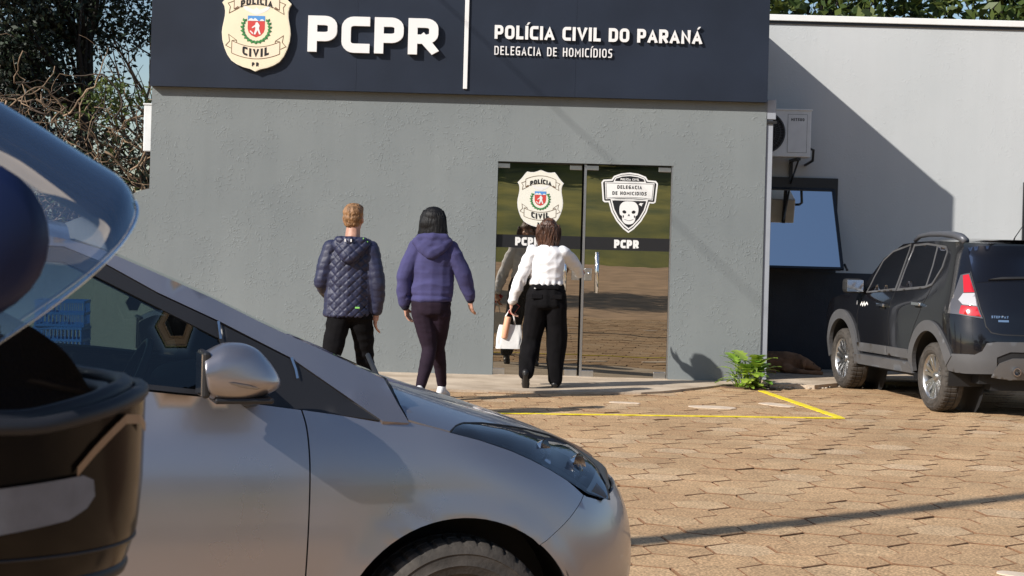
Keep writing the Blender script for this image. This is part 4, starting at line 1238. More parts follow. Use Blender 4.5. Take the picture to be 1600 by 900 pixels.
for sd in (-1, 1):
    m = MB(); m.grid(lamp(sd, .055), 30, 8, M['lampshell'], True, sd > 0)
    for (u, v, rr) in ((.74, .42, .056), (.55, .40, .046)):
        c = Vector(lamp(sd, .036)(u, v)); ax = Vector((.72, .62 * sd, .12)).normalized()
        q = ax.to_track_quat('Z', 'Y')
        vs = [c + q @ Vector((r_ * math.cos(a), r_ * math.sin(a), h_)) for r_, h_ in ((rr * .5, -.02), (rr * .85, .0), (rr, .022)) for a in [2 * PI * k / 20 for k in range(20)]]
        m.add(vs, [(i * 20 + k, i * 20 + (k + 1) % 20, (i + 1) * 20 + (k + 1) % 20, (i + 1) * 20 + k) for i in range(2) for k in range(20)], M['chrome'], True)
        m.blob(c, (rr * .55, rr * .55, rr * .55), M['clear'], 12, 8)
    for u0, u1, v0, v1, dp, mt in ((.83, .985, .08, .94, .014, 'vinyl'), (.10, .80, .66, .90, .022, 'alu'), (.30, .84, .10, .20, .026, 'alu'), (.86, .97, .15, .55, .010, 'amber')):
        f_ = lamp(sd, dp); m.grid(lambda u, v: f_(u0 + (u1 - u0) * u, v0 + (v1 - v0) * v), 14, 5, M[mt], True, sd > 0)
    hl_o = m.build('headlight', hb)
    m = MB(); m.grid(lamp(sd, 0), 34, 10, M['clear'], True, sd > 0); m.build('lens', hl_o)
    m = MB(); e = [lamp(sd, 0)(u / 30, .995) for u in range(31)]; m.tube(e, .0035, M['black'], 5); m.build('seal', hl_o)
m = MB()      # the face between bonnet, lamps and bumper
ca = [(x, y, hood_z(x, y) - .004) for x, y in ((.401, .437), (.47, .40), (.60, .30), (.655, .16), (.67, 0))]; ca += [(x, -y, z) for x, y, z in ca[-2::-1]]
cb = [(.49, .66, .683)] + [(x - .012, y, z) for x, y, z in (hb_F(.48, .69), hb_F(.6, .70), hb_F(.8, .705), hb_F(.9995, .705))]; cb += [(x, -y, z) for x, y, z in cb[-2::-1]]
m.grid(lambda u, v: along(ca, u).lerp(along(cb, u), v) + Vector((.02 * math.sin(PI * v), 0, 0)), 40, 6, M['trim'], True); m.build('nose_panel', hb)
# mirrors
mo = [(-.765, 1.15), (-.776, 1.135), (-.772, 1.09), (-.765, 1.043), (-.75, 1.026), (-.715, 1.018), (-.645, 1.019), (-.59, 1.038), (-.560, 1.062), (-.577, 1.104), (-.617, 1.151), (-.645, 1.168), (-.674, 1.175), (-.719, 1.173)]
mo = smooth_loop(mo, 3)
for sd in (-1, 1):
    m = MB(); vs = []; fs = []; n = len(mo)
    lay = [(.855, .80), (.875, .93), (.905, 1.0), (.935, 1.0), (.96, .95), (.98, .84), (.995, .66), (1.004, .40), (1.007, .12)]
    for y, s in lay:
        for x, z in mo:
            vs.append((-.745 + (x + .745) * (s if x > -.745 else 1 - .1 * (1 - s)), sd * y, 1.092 + (z - 1.092) * s))
    for i in range(len(lay) - 1):
        for k in range(n): fs.append((i * n + k, i * n + (k + 1) % n, (i + 1) * n + (k + 1) % n, (i + 1) * n + k))
    fs.append(tuple((len(lay) - 1) * n + k for k in range(n)))
    m.add(vs, fs, M['silver'], True); m.add(vs[:n], [tuple(range(n))[::-1]], M['trim'])
    mr_o = m.build('door_mirror', hb, 60, recalc=True)
    m = MB(); m.box((-.769, sd * .925, 1.092), (.022, .125, .125), M['trim'], None, .008); m.box((-.781, sd * .925, 1.092), (.003, .112, .110), M['chrome']); m.build('mirror_glass', mr_o)
    m = MB(); m.tube([(-.60, sd * .72, 1.02), (-.63, sd * .80, 1.03), (-.66, sd * .885, 1.038)], [.045, .04, .03], M['trim'], 12); m.box((-.665, sd * .925, 1.022), (.16, .12, .016), M['trim'], None, .006); m.build('mirror_arm', mr_o)
    m = MB(); vs = []
    m.blob((0, 0, 0), (.072, .030, .011), M['clear'], 18, 8); m.blob((0, -sd * .003, 0), (.066, .026, .006), M['chrome'], 18, 8)
    m.v = [tuple(Matrix.Rotation(R(12), 3, 'Y') @ Vector(p) + Vector((-.690, sd * .978, 1.070))) for p in m.v]
    m.build('indicator', mr_o)
# wheels
for cx, st in ((0, 0), (-2.5, 0)):
    for sd in (-1, 1): wheel(hb, (cx, sd * .742, .300), .300, .185, .192, sd, 5, st, 'alu')
# cabin
m = MB(); m.grid(lambda u, v: (-.30 - .40 * u, (1 - 2 * v) * .70, .985 + .03 * math.sin(PI * u) - .05 * u), 6, 12, M['cabin']); m.b2((-.72, -.68, .60), (-.60, .68, .93), M['cabin'], .03); m.blob((-.62, .36, .97), (.16, .22, .06), M['cabin']); m.build('dashboard', hb)
m = MB(); c = Vector((-.86, .36, .93)); q = Vector((-.9, 0, .42)).to_track_quat('Z', 'Y'); m.tube([c + q @ Vector((.18 * math.cos(2 * PI * k / 28), .18 * math.sin(2 * PI * k / 28), 0)) for k in range(29)], .014, M['trim'], 8); m.tube([c, (-.66, .36, .86)], .03, M['trim'], 8)
m.tube([c + q @ Vector((-.17, 0, 0)), c + q @ Vector((.17, 0, 0))], .018, M['trim'], 6); m.build('steering_wheel', hb)
for y in (-.36, .36):
    m = MB(); m.box((-1.25, y, .50), (.52, .48, .16), M['seat'], None, .05); m.box((-1.53, y, .82), (.15, .46, .62), M['seat'], Matrix.Rotation(R(-14), 3, 'Y'), .05); m.box((-1.63, y, 1.22), (.10, .26, .17), M['seat'], Matrix.Rotation(R(-8), 3, 'Y'), .04); m.build('front_seat', hb)
m = MB(); m.box((-2.3, 0, .80), (.16, 1.2, .60), M['seat'], Matrix.Rotation(R(-14), 3, 'Y'), .05); m.box((-2.0, 0, .48), (.5, 1.2, .16), M['seat'], None, .05); m.build('rear_seat', hb)
m = MB(); m.b2((-2.9, -.70, .30), (-.45, .70, .33), M['cabin'])
for s in (-1, 1): m.b2((-1.55, s * .70, .35), (-.62, s * .735, .985), M['cabin'])
m.build('cabin_floor', hb)
# ================================================================== BLACK SUV (right)
M['blackpaint'] = mat('black_paint', (.006, .006, .008), .16, coat=.7, coatr=.03, spec=.35)
flake(M['blackpaint'], .05)
M['grey'] = mat('grey_cladding', (.085, .085, .089), .55, bump=.06, bscale=300, var=.08)
M['greylight'] = mat('silver_cladding', (.15, .15, .155), .4, metal=.5)
M['redlens'] = mat('red_lens', (.50, .012, .018), .08, coat=1, spec=.8)
M['whitelens'] = mat('white_lens', (.62, .60, .60), .08, coat=1, spec=.8, metal=.3)
M['smoke'] = mat('smoked_lens', (.16, .15, .15), .08, coat=1, spec=.8, metal=.5)
M['railgrey'] = mat('rail_grey', (.10, .105, .12), .42, metal=.3)
bx, by = -.16, .989
kk = math.hypot(bx, by); bx /= kk; by /= kk
sv = thing('black_suv', 'shiny black compact SUV with grey wheel arches parked at the right, seen from behind', 'car', (4.73896, 15.49734, 0), math.atan2(by, bx))
_xr = table([.3, .5, .7, .8, .95, 1.1, 1.5], [-.66, -.70, -.70, -.67, -.64, -.58, -.32], .04)
_w2 = table([.3, .5, .8, .95, 1.0, 1.5], [.82, .855, .86, .85, .83, .62], .025)
SL, SP, SQ = .45, 2.2, 3.2
def sv_F(u, z):
    x0 = _xr(z) + SL; W_ = _w2(z)
    if u <= 0: x, y = x0 - u, W_
    else:
        a = min(u, .9999) * PI / 2
        x, y = x0 - SL * math.sin(a) ** (2 / SP), W_ * math.cos(a) ** (2 / SQ)
    if x > 2.5: y -= .30 * (x - 2.5) ** 2
    return (x, y, z)
def sv_u(x, z):
    x0 = _xr(z) + SL
    if x >= x0: return x0 - x
    return math.asin(min(1, ((x0 - x) / SL) ** (SP / 2))) / (PI / 2)
def UX(pts): return [(sv_u(x, z), z) for x, z in pts]
FA, RA = (2.30, .36), (.03, .36); RR = .385
roofl = [(.05, 1.57), (.5, 1.575), (.9, 1.565), (1.285, 1.54)]
bodyside = UX([(3.02, .40), (2.70, .36)] + circ(FA[0], FA[1], RR, 0, 180, 24) + [(1.90, .30), (.42, .32)] + circ(RA[0], RA[1], RR, 0, 150, 22)) + [(.20, .50), (.45, .45), (.9995, .45), (.9995, 1.56), (.32, 1.565)] + UX(roofl + [(1.672, 1.394), (1.837, 1.189), (1.93, 1.06), (2.3, 1.01), (2.7, .93), (2.95, .80), (3.03, .60)])
car_patch(sv, 'body', sv_F, [bodyside], M['blackpaint'], (1, -1), .045, 0, .012, whole=True)
# roof, windscreen, bonnet and nose close the shell over the top
top = [(.05, 1.57), (.5, 1.575), (.9, 1.565), (1.285, 1.54), (1.672, 1.394), (1.837, 1.189), (1.93, 1.06), (2.3, 1.01), (2.7, .93), (2.95, .80), (3.03, .60), (3.02, .40)]
TP = [sv_F(sv_u(x, z), z) for x, z in top]
def sv_top(i0, i1, cz, cx=0):
    seg = TP[i0:i1 + 1]; ts = np.linspace(0, 1, len(seg))
    def f(u, v):
        q = [float(np.interp(u, ts, [s[k] for s in seg])) for k in range(3)]; t = 1 - 2 * v
        return (q[0] + cx * (1 - t * t), q[1] * t, q[2] + cz * (1 - t ** 4))
    return f
TP = [sv_F(.32, 1.565)] + TP
m = MB(); m.grid(sv_top(0, 4, .035, -.0), 20, 20, M['blackpaint'], True); m.add([(-.31, .35, 1.595), (-.31, -.35, 1.595), (-.28, -.55, 1.575), (-.28, .55, 1.575)], [(0, 1, 2, 3)], M['blackpaint']); m.build('roof', sv)
m = MB(); m.grid(sv_top(4, 7, .01, .10), 14, 18, M['blackglass'], True); m.build('windscreen', sv)
m = MB(); m.grid(sv_top(7, 12, .02, .06), 16, 18, M['blackpaint'], True); m.build('bonnet', sv)
# dark inside / underbody
m = MB()
for cx, cz in (FA, RA):
    for s in (-1, 1):
        m.grid(lambda u, v: (cx + (RR + .01) * math.cos(PI * u * 1.16 - .08 * PI), s * (.84 - .34 * v), cz + (RR + .01) * math.sin(PI * u * 1.16 - .08 * PI)), 24, 3, M['black'])
        m.add([(cx + .42 * math.cos(a), s * .5, cz + .42 * math.sin(a)) for a in [2 * PI * k / 24 for k in range(24)]], [tuple(range(24))], M['black'])
m.b2((-.52, -.62, .30), (-.35, .62, .50), M['black']); m.b2((-.5, -.5, .24), (2.9, .5, .34), M['black']); m.b2((.45, -.78, .28), (1.88, .78, .36), M['black']); m.tube([(0, -.6, .30), (0, .6, .30)], .05, M['black'], 8)
m.build('underbody', sv)
# rear bumper, skid plate, cladding
bum = [(sv_u(RA[0] - RR + .01, .40), .41), (sv_u(-.345, .47), .47), (.10, .545), (.176, .56), (.35, .565), (.496, .565), (.57, .60), (.614, .672), (.70, .685), (.9995, .69), (.9995, .40), (.65, .402), (.40, .395), (.266, .398)]
car_patch(sv, 'rear_bumper', sv_F, [bum, [(.70, .42), (.70, .55), (.80, .60), (.9990, .60), (.9990, .42)]], M['grey'], (1, -1), .03, .018, .03, whole=True)
car_patch(sv, 'skid_plate', sv_F, [[(.655, .372), (.68, .44), (.725, .50), (.82, .545), (.9995, .548), (.9995, .36), (.80, .352)]], M['greylight'], (1, -1), .03, .020, .03, whole=True)
car_patch(sv, 'bumper_recess', sv_F, [[(.70, .50), (.70, .55), (.80, .605), (.9995, .605), (.9995, .50)]], M['black'], (1, -1), .03, .006, whole=True)
for s in (1,):
    m = MB(); c = Vector(sv_F(.835, .425)); m.lathe([(.030, .06), (.030, -.05), (.036, -.05), (.038, .05)], M['chrome'], 20, 'x', (c.x - .01, c.y, .425)); m.lathe([(.0, .03), (.031, .03)], M['black'], 20, 'x', (c.x - .01, c.y, .425)); m.build('exhaust', sv, 40)
for (cx, cz) in (FA, RA):
    o_ = circ(cx, cz, .478, -6, 186, 30); i_ = circ(cx, cz, RR - .004, -4, 184, 30)
    if cx < 1: o_ = circ(cx, cz, .478, -4, 158, 28); i_ = circ(cx, cz, RR - .004, -3, 166, 28)
    car_patch(sv, 'wheel_arch', sv_F, [UX(o_) + UX(i_[::-1])], M['grey'], (1, -1), .04, .026, .04)
car_patch(sv, 'sill_cladding', sv_F, [UX([(1.93, .40), (1.93, .30), (.42, .32), (.46, .42)])], M['grey'], (1, -1), .06, .035, .05)
car_patch(sv, 'door_moulding', sv_F, [UX([(1.87, .52), (1.87, .435), (1.05, .445), (1.05, .53)]), ], M['grey'], (1, -1), .06, .016, .02)
car_patch(sv, 'door_moulding', sv_F, [UX([(1.04, .53), (1.04, .445), (.50, .45), (.53, .535)])], M['grey'], (1, -1), .06, .016, .02)
# windows
fw = [(1.72, 1.045), (1.69, 1.19), (1.64, 1.355), (1.487, 1.452), (1.10, 1.525), (1.082, 1.306), (1.05, 1.10)]
rw = [(.955, 1.10), (.99, 1.284), (.985, 1.520), (.69, 1.535), (.46, 1.525), (.40, 1.34), (.355, 1.145)]
qw = [(.33, 1.150), (.375, 1.34), (.435, 1.522), (.25, 1.508), (.205, 1.47), (.175, 1.325), (.24, 1.175)]
for nm, pts in (('front_window', fw), ('rear_window', rw), ('quarter_window', qw)):
    w_ = car_patch(sv, nm, sv_F, [UX(pts)], M['blackglass'], (1, -1), .06, .004, .004)
    fr = MB()
outl = [(1.745, 1.03), (1.715, 1.19), (1.66, 1.37), (1.495, 1.475), (1.08, 1.548), (1.055, 1.306), (1.015, 1.075)]
car_patch(sv, 'window_surround', sv_F, [UX(outl), UX(fw)], M['greylight'], (1, -1), .05, .007, .008)
outl = [(.985, 1.075), (1.012, 1.284), (1.005, 1.540), (.69, 1.556), (.25, 1.530), (.185, 1.48), (.15, 1.325), (.225, 1.152), (.36, 1.122)]
car_patch(sv, 'window_surround', sv_F, [UX(outl), UX(rw), UX(qw)], M['greylight'], (1, -1), .05, .007, .008)
car_patch(sv, 'rear_screen', sv_F, [[(.325, 1.515), (.40, 1.36), (.484, 1.205), (.75, 1.218), (.9998, 1.225), (.9998, 1.545), (.5, 1.535)]], M['blackglass'], (1, -1), .05, .004, .004, whole=True)
car_patch(sv, 'screen_wiper', sv_F, [[(.62, 1.225), (.9998, 1.245), (.9998, 1.262), (.75, 1.250)]], M['black'], (1,), .05, .02, .015)
# joints
def joint(pts, w=.008, sides=(1, -1)):
    car_patch(sv, 'panel_joint', sv_F, ribbon(pts, w), M['black'], sides, .05, .0015)
joint(UX([(1.045, .36), (1.045, .80), (1.02, 1.06)])); joint(UX([(.52, .55), (.50, .62), (.42, .74), (.33, .85), (.25, 1.0), (.22, 1.15)])); joint(UX([(1.90, .40), (1.88, .80), (1.80, 1.04)]))
joint([(.40, 1.30), (.50, 1.10), (.598, .90), (.615, .82), (.66, .765), (.75, .75), (.9999, .745)], .010)
# tail lamps
tl = [(.262, 1.262), (.33, 1.275), (.396, 1.283), (.445, 1.19), (.492, 1.10), (.54, .99), (.589, .886), (.47, .898), (.322, .914), (.150, .920), (.168, 1.0), (.196, 1.091), (.235, 1.19)]
for sd in (1, -1):
    o_ = car_patch(sv, 'tail_light', sv_F, [tl], M['smoke'], (sd,), .03, .010, .014)
    o_.parent = sv
    for nm, pts, mt in (('red_lens', [(.305, 1.258), (.388, 1.268), (.478, 1.112), (.345, 1.105)], 'redlens'), ('reversing_lens', [(.338, 1.098), (.480, 1.104), (.524, .992), (.360, 1.000), (.290, 1.04)], 'whitelens'), ('brake_lens', [(.345, .992), (.528, .985), (.572, .902), (.46, .908), (.33, .922)], 'redlens')):
        car_patch(sv, nm, sv_F, [smooth_loop(pts, 2) if 0 else pts], M[mt], (sd,), .03, .0145, .004).parent = o_
# badge, handles, rails, aerial, mirrors
m = MB()
def onS(z0, u0, k):
    P = [Vector(sv_F(u0 + i * .02, z0)) for i in range(30)]
    L = [0]
    for a, b in zip(P, P[1:]): L.append(L[-1] + (b - a).length)
    return lambda a, b, d: (lambda uu: Vector(sv_F(uu, z0 + b)) + Vector((-.006 + d, .0, 0)))(float(np.interp(a, L, [u0 + i * .02 for i in range(30)])))
put_text(m, 'STEPWAY', onS(.895, .665, 1), .022, .006, M['chrome'], .006, 1.1, .003); m.build('lettering', sv)
m = MB(); m.add([Vector(sv_F(uu, zz)) + Vector((-.007, 0, 0)) for uu, zz in ((.72, .862), (.80, .862), (.80, .880), (.72, .880))], [(0, 1, 2, 3)], M['chrome']); m.build('emblem', sv)
m = MB(); slab2d(m, ribbon(UX([(1.80, .90), (1.77, .93), (1.74, .90), (1.71, .935), (1.68, .905), (1.64, .935), (1.60, .915)]), .018), lambda a, b, d: Vector(sv_F(a, b)) + Vector((0, .004, 0)), M['vinyl'], 0, 'union'); slab2d(m, [UX(circ(1.90, .925, .022, 0, 330, 10))], lambda a, b, d: Vector(sv_F(a, b)) + Vector((0, .004, 0)), M['vinyl']); m.build('decal', sv)
for x, z in ((1.204, .925), (.347, .972)):
    for s in (1, -1):
        m = MB(); y = sv_F(sv_u(x, z), z)[1]
        m.box((x, s * (y + .032), z + .004), (.19, .018, .034), M['chrome'], None, .007); m.box((x + .08, s * (y + .012), z), (.03, .03, .026), M['chrome']); m.box((x - .08, s * (y + .012), z), (.03, .03, .026), M['chrome']); m.box((x, s * (y + .003), z - .012), (.13, .01, .05), M['black'])
        m.build('door_handle', sv)
for s in (1, -1):
    m = MB(); m.tube([(1.05, s * .595, 1.575), (.92, s * .60, 1.622), (.7, s * .60, 1.640), (.4, s * .60, 1.642), (.15, s * .59, 1.632), (.02, s * .58, 1.612), (-.06, s * .57, 1.575)], [.02, .022, .024, .026, .034, .040, .036], M['railgrey'], 8); m.build('roof_rail', sv)
    m = MB(); mo2 = [(1.70, .90), (1.72, .86)]
    m.box((1.80, s * .945, 1.10), (.13, .20, .145), M['black'], None, .035); m.box((1.735, s * .945, 1.10), (.006, .175, .120), M['chrome'], None, .002); m.tube([(1.80, s * .80, 1.05), (1.81, s * .88, 1.06)], .03, M['black'], 8)
    m.build('door_mirror', sv)
m = MB(); m.tube([(.15, 0, 1.60), (.12, 0, 1.63), (-.12, -.03, 1.84)], [.008, .005, .0025], M['black'], 6); m.build('aerial', sv)
m = MB(); m.box((-.715, 0, .80), (.012, .42, .14), M['alu'], None, .004); m.build('number_plate', sv)
for cx in (.0, 2.33):
    for s in (1, -1): wheel(sv, (cx, s * .752, .318), .318, .205, .212, s, 7, 0, 'alu', 0, True)

# ================================================================== HELMET (very near, left)
M['helmet'] = mat('bronze_helmet_gloss', (.006, .004, .003), .20, coat=.05, coatr=.02, spec=.22)
M['helmetrim'] = mat('helmet_rubber', (.012, .013, .018), .55)
M['decal'] = mat('grey_decal', (.16, .168, .195), .6, var=.1, vscale=60)
M['piping'] = mat('tan_line', (.30, .19, .11), .4)
M['liner'] = mat('helmet_liner', (.012, .012, .015), .95, bump=.4, bscale=400)
M['visor'] = glass_mix('tinted_sky_haze_visor', (.17, (.75, .88, 1.0)), (.88, .93, .99), .86, diff=(.22, .32, .55))  # blue diffuse share paints the hazy sky reflection into the colour
# the helmet's own frame: x forward (to the right), y away from the lens, origin on its mid plane
HX, HY = -.407, 1.075
he = thing('motorcycle_helmet', 'dark bronze full face motorcycle helmet with visor raised, close on the left', 'helmet', (-.4016, 1.0648, 1.262), R(14))
def hw(z):    # half length forward / half width of the shell at height z
    f = float(np.interp(z, [-.02, .0, .02, .05, .10, .13, .16, .2, .25, .3], [.145, .157, .163, .1655, .166, .165, .16, .155, .14, .11]))
    w = float(np.interp(z, [-.02, .0, .03, .10, .2, .25, .3], [.092, .105, .115, .124, .126, .115, .085]))
    return f, w
def he_F(a, z, grow=0.0):
    """a: angle from straight ahead, + towards the lens"""
    f, w = hw(z); f += grow; w += grow
    return (f * math.copysign(abs(math.cos(a)) ** .80, math.cos(a)), -w * math.copysign(abs(math.sin(a)) ** .85, math.sin(a)), z)
lip = table([-2.2, -1.6, -1.3, -1.0, -.7, -.35, 0, .35, .7, 1.0, 1.3, 1.6, 2.2], [.20, .17, .125, .112, .107, .106, .108, .106, .100, .094, .096, .130, .20], .05)
def chin(u, v, grow=0):
    a = -1.75 + 3.5 * u; zt = lip(a)
    return he_F(a, -.005 + (zt + .005) * v, grow)
def shell_grid(m, fn, nu, nv, mt, th):
    m.grid(fn, nu, nv, mt, True)
m = MB()
m.grid(lambda u, v: chin(u, v), 60, 14, M['helmet'], True)
m.build('chin_bar', he, recalc=True)
m = MB(); m.grid(lambda u, v: he_F(-1.75 + 3.5 * u, .0 + (lip(-1.75 + 3.5 * u)) * v, -.030), 50, 8, M['liner'], True)
m.grid(lambda u, v: he_F(-1.75 + 3.5 * u, -.006 - .0 * v, -.03 * v), 50, 2, M['helmetrim'], True); m.build('liner', he)
m = MB()
def rimline(g, dz): return [he_F(-1.7 + 3.4 * i / 50, lip(-1.7 + 3.4 * i / 50) + dz, g) for i in range(51)]
m.tube(rimline(-.003, .0), .0055, M['helmetrim'], 8); m.tube(rimline(-.014, .003), .0065, M['helmetrim'], 8); m.tube(rimline(-.026, -.003), .0065, M['helmetrim'], 8)
m.build('port_rim', he)
m = MB(); m.tube([he_F(-1.75 + 3.5 * i / 50, -.005, -.002) for i in range(51)], .0055, M['helmetrim'], 8)
m.tube([he_F(-1.4 + 2.8 * i / 50, .014, .0002) for i in range(51)], .0012, M['helmetrim'], 5); m.build('bottom_trim', he)
# breath guard standing up on the far side of the port
m = MB(); m.grid(lambda u, v: (lambda p: (p[0] - .01 * v, p[1] * (1 - .12 * v), p[2]))(he_F(-.25 - 1.35 * u, .100 + (.018 + .065 * u) * v, -.030)), 20, 6, M['liner'], True); m.build('cheek_pad', he)
M['hblue'] = mat('blue_black_gloss', (.008, .016, .060), .42, spec=.3)
# crown of the shell, brow edge in front
def crown(u, v):
    a = 2 * PI * u; z = .20 + .085 * math.sin(PI / 2 * v)
    s = math.cos(PI / 2 * v) ** .8
    f, w = .150, .126
    x = f * math.cos(a) * s; y = -w * math.sin(a) * s
    cut = max(0, math.cos(a)) * (1 - v)
    return (x - .085 * cut - .056, y, z + .035 * cut)
m = MB(); m.grid(crown, 48, 12, M['hblue'], True)
m.grid(lambda u, v: he_F(1.62 + (2 * PI - 3.24) * u, .03 + .19 * v), 48, 10, M['helmet'], True); m.build('shell', he)
# decals on the near cheek
def dec(pts, mt, g=.0012):
    m = MB(); slab2d(m, [pts], lambda a, z, d: he_F(a, z, g), M[mt], res=.03, smooth=True); return m
def he_a(x, z):
    f, _ = hw(z); return math.acos(max(0, min(1, x / f)) ** (1 / .80))
def dx(pts): return [(he_a(x, z), z) for x, z in pts]
m = MB()
for pts in ([(-.03, .046), (.020, .052), (.028, .042), (.040, .026), (-.03, .018)], [(.040, .056), (.110, .062), (.1255, .0635), (.1315, .060), (.1325, .050), (.128, .043), (.118, .037), (.070, .030), (.066, .038), (.060, .032), (.03, .027)],):
    slab2d(m, [dx(pts)], lambda a, z, d: he_F(a, z, .0032), M['decal'], res=.02, smooth=False)
m.build('stripe_decal', he)
m = MB()
for pts in ([(.122, .066), (.132, .078), (.142, .088), (.150, .095), (.1585, .093), (.1625, .086)], ):
    slab2d(m, ribbon(dx(pts), .006), lambda a, z, d: he_F(a, z, .0032), M['piping'], 0, 'union')
m.build('pinstripe', he)
# raised visor
vm = [Vector((x, 0, z)) for x, z in ((.1546, .2329), (.1519, .2413), (.1446, .2491), (.1218, .2622), (.0929, .2799), (.0685, .2942), (.0484, .3049))]
vb = [Vector((x, 0, z)) for x, z in ((.02, .103), (.005, .125), (-.01, .14), (-.025, .155), (-.04, .165), (-.055, .175), (-.065, .18))]
def vis(u, v, g=0):
    t = u; M_ = along(vm, t); B_ = along(vb, t)
    w = (v - .5) * PI * .97
    d = M_ - B_; nrm = Vector((d.z, 0, -d.x)).normalized()
    p = B_ + d * (math.cos(w) ** .85) + nrm * (.017 * (1 - t) * math.sin(2 * abs(w)))
    return (p.x, -(.118 + g) * math.copysign(abs(math.sin(w)) ** .9, w), p.z)
m = MB(); m.grid(lambda u, v: vis(u, v), 22, 44, M['visor'], True)
vz = m.build('visor', he)
m = MB(); m.tube([vis(0, .03 + .94 * i / 60) for i in range(61)], .0012, M['visor'], 6); m.build('visor_edge', vz)
m = MB(); c = Vector((.058, -.132, .205)); m.lathe([(0, -.012), (.038, -.010), (.047, -.002), (.047, .02)], M['hblue'], 28, 'y', c); m.build('visor_pivot', he)
# what it sits on, below the frame
t = thing('support_post', 'black post with a flat round top carrying the helmet', 'post', (-.4216, 1.06, 0))
m = MB(); m.tube([(0, 0, -.01), (0, 0, 1.22)], .03, M['trim'], 12); m.lathe([(0, 1.25), (.085, 1.25), (.085, 1.22), (0, 1.22)], M['trim'], 24, 'z'); m.build('post', t)

# ================================================================== BLUE CRATES beyond the hatchback
M['crate'] = mat('blue_plastic', (.02, .12, .45), .5, var=.06)
def crate(loc, rz, label):
    t = thing('plastic_crate', label, 'crate', loc, rz, 'blue crates stacked by the wall')
    m = MB(); w, d, h = .46, .36, .25
    for s in (-1, 1):
        for z in (.012, .125, .238): m.b2((-w / 2, s * d / 2 - .008, z - .012), (w / 2, s * d / 2 + .008, z + .012), M['crate']); m.b2((s * w / 2 - .008, -d / 2 + .009, z - .012), (s * w / 2 + .008, d / 2 - .009, z + .012), M['crate'])
        for k in range(13):
            x = -w / 2 + .01 + (w - .02) * k / 12
            m.b2((x - .006, s * d / 2 - .004, .02), (x + .006, s * d / 2 + .004, .235), M['crate'])
        for k in range(8):
            y = -d / 2 + .02 + (d - .04) * k / 7
            m.b2((s * w / 2 - .004, y - .006, .02), (s * w / 2 + .004, y + .006, .235), M['crate'])
    m.b2((-w / 2 + .01, -d / 2 + .01, .005), (w / 2 - .01, d / 2 - .01, .015), M['crate'])
    m.build('crate_body', t)
for i, (z, lab) in enumerate(((.03, 'blue plastic crate at the foot of the stack beyond the hatchback window'), (.283, 'blue plastic crate in the middle of the stack beyond the hatchback window'), (.536, 'topmost blue plastic crate of the stack beyond the hatchback window'))):
    crate((-4.30, 16.0, z), R(-4 + 5 * i), lab)
# ================================================================== PEOPLE
M['skin'] = mat('skin', (.50, .27, .19), .5, var=.12, vscale=20)
M['blond'] = mat('short_blond_hair', (.24, .125, .055), .55, var=.4, vscale=40, bump=.6, bscale=160, stretch=(1, 1, .35))
M['blackhair'] = mat('black_hair', (.0045, .004, .0045), .55, spec=.3, var=.4, vscale=30, bump=.7, bscale=120, stretch=(1, 1, .12))
M['brownhair'] = mat('brown_hair', (.042, .016, .009), .42, var=.5, vscale=26, bump=.8, bscale=90, stretch=(1, 1, .2), col2=(.15, .065, .035))
M['jacket'] = mat('navy_quilted_nylon', (.018, .021, .055), .55, var=.15, vscale=8, bump=.1, bscale=120)
M['hoodie'] = mat('purple_blue_fleece', (.050, .047, .138), .9, var=.10, vscale=6, bump=.25, bscale=260)
M['hoodcuff'] = mat('dark_rib_cuff', (.012, .012, .035), .9)
M['blouse'] = mat('white_blouse', (.80, .79, .80), .75, var=.03)
M['blackcloth'] = mat('black_trouser_cloth', (.0045, .004, .0048), .9, var=.3, vscale=10, bump=.2, bscale=200, spec=.15)
M['leggings'] = mat('dark_plum_leggings', (.018, .010, .019), .85, spec=.2, var=.2, vscale=8, bump=.15, bscale=260)
M['shoe'] = mat('white_trainer', (.70, .70, .70), .6, var=.1, vscale=30)
M['darkshoe'] = mat('black_shoe', (.012, .011, .011), .45)
M['lime'] = mat('lime_tag', (.22, .55, .12), .6)
M['eye'] = mat('eye_white', (.75, .73, .70), .3)
M['lip'] = mat('lip', (.40, .13, .11), .5)

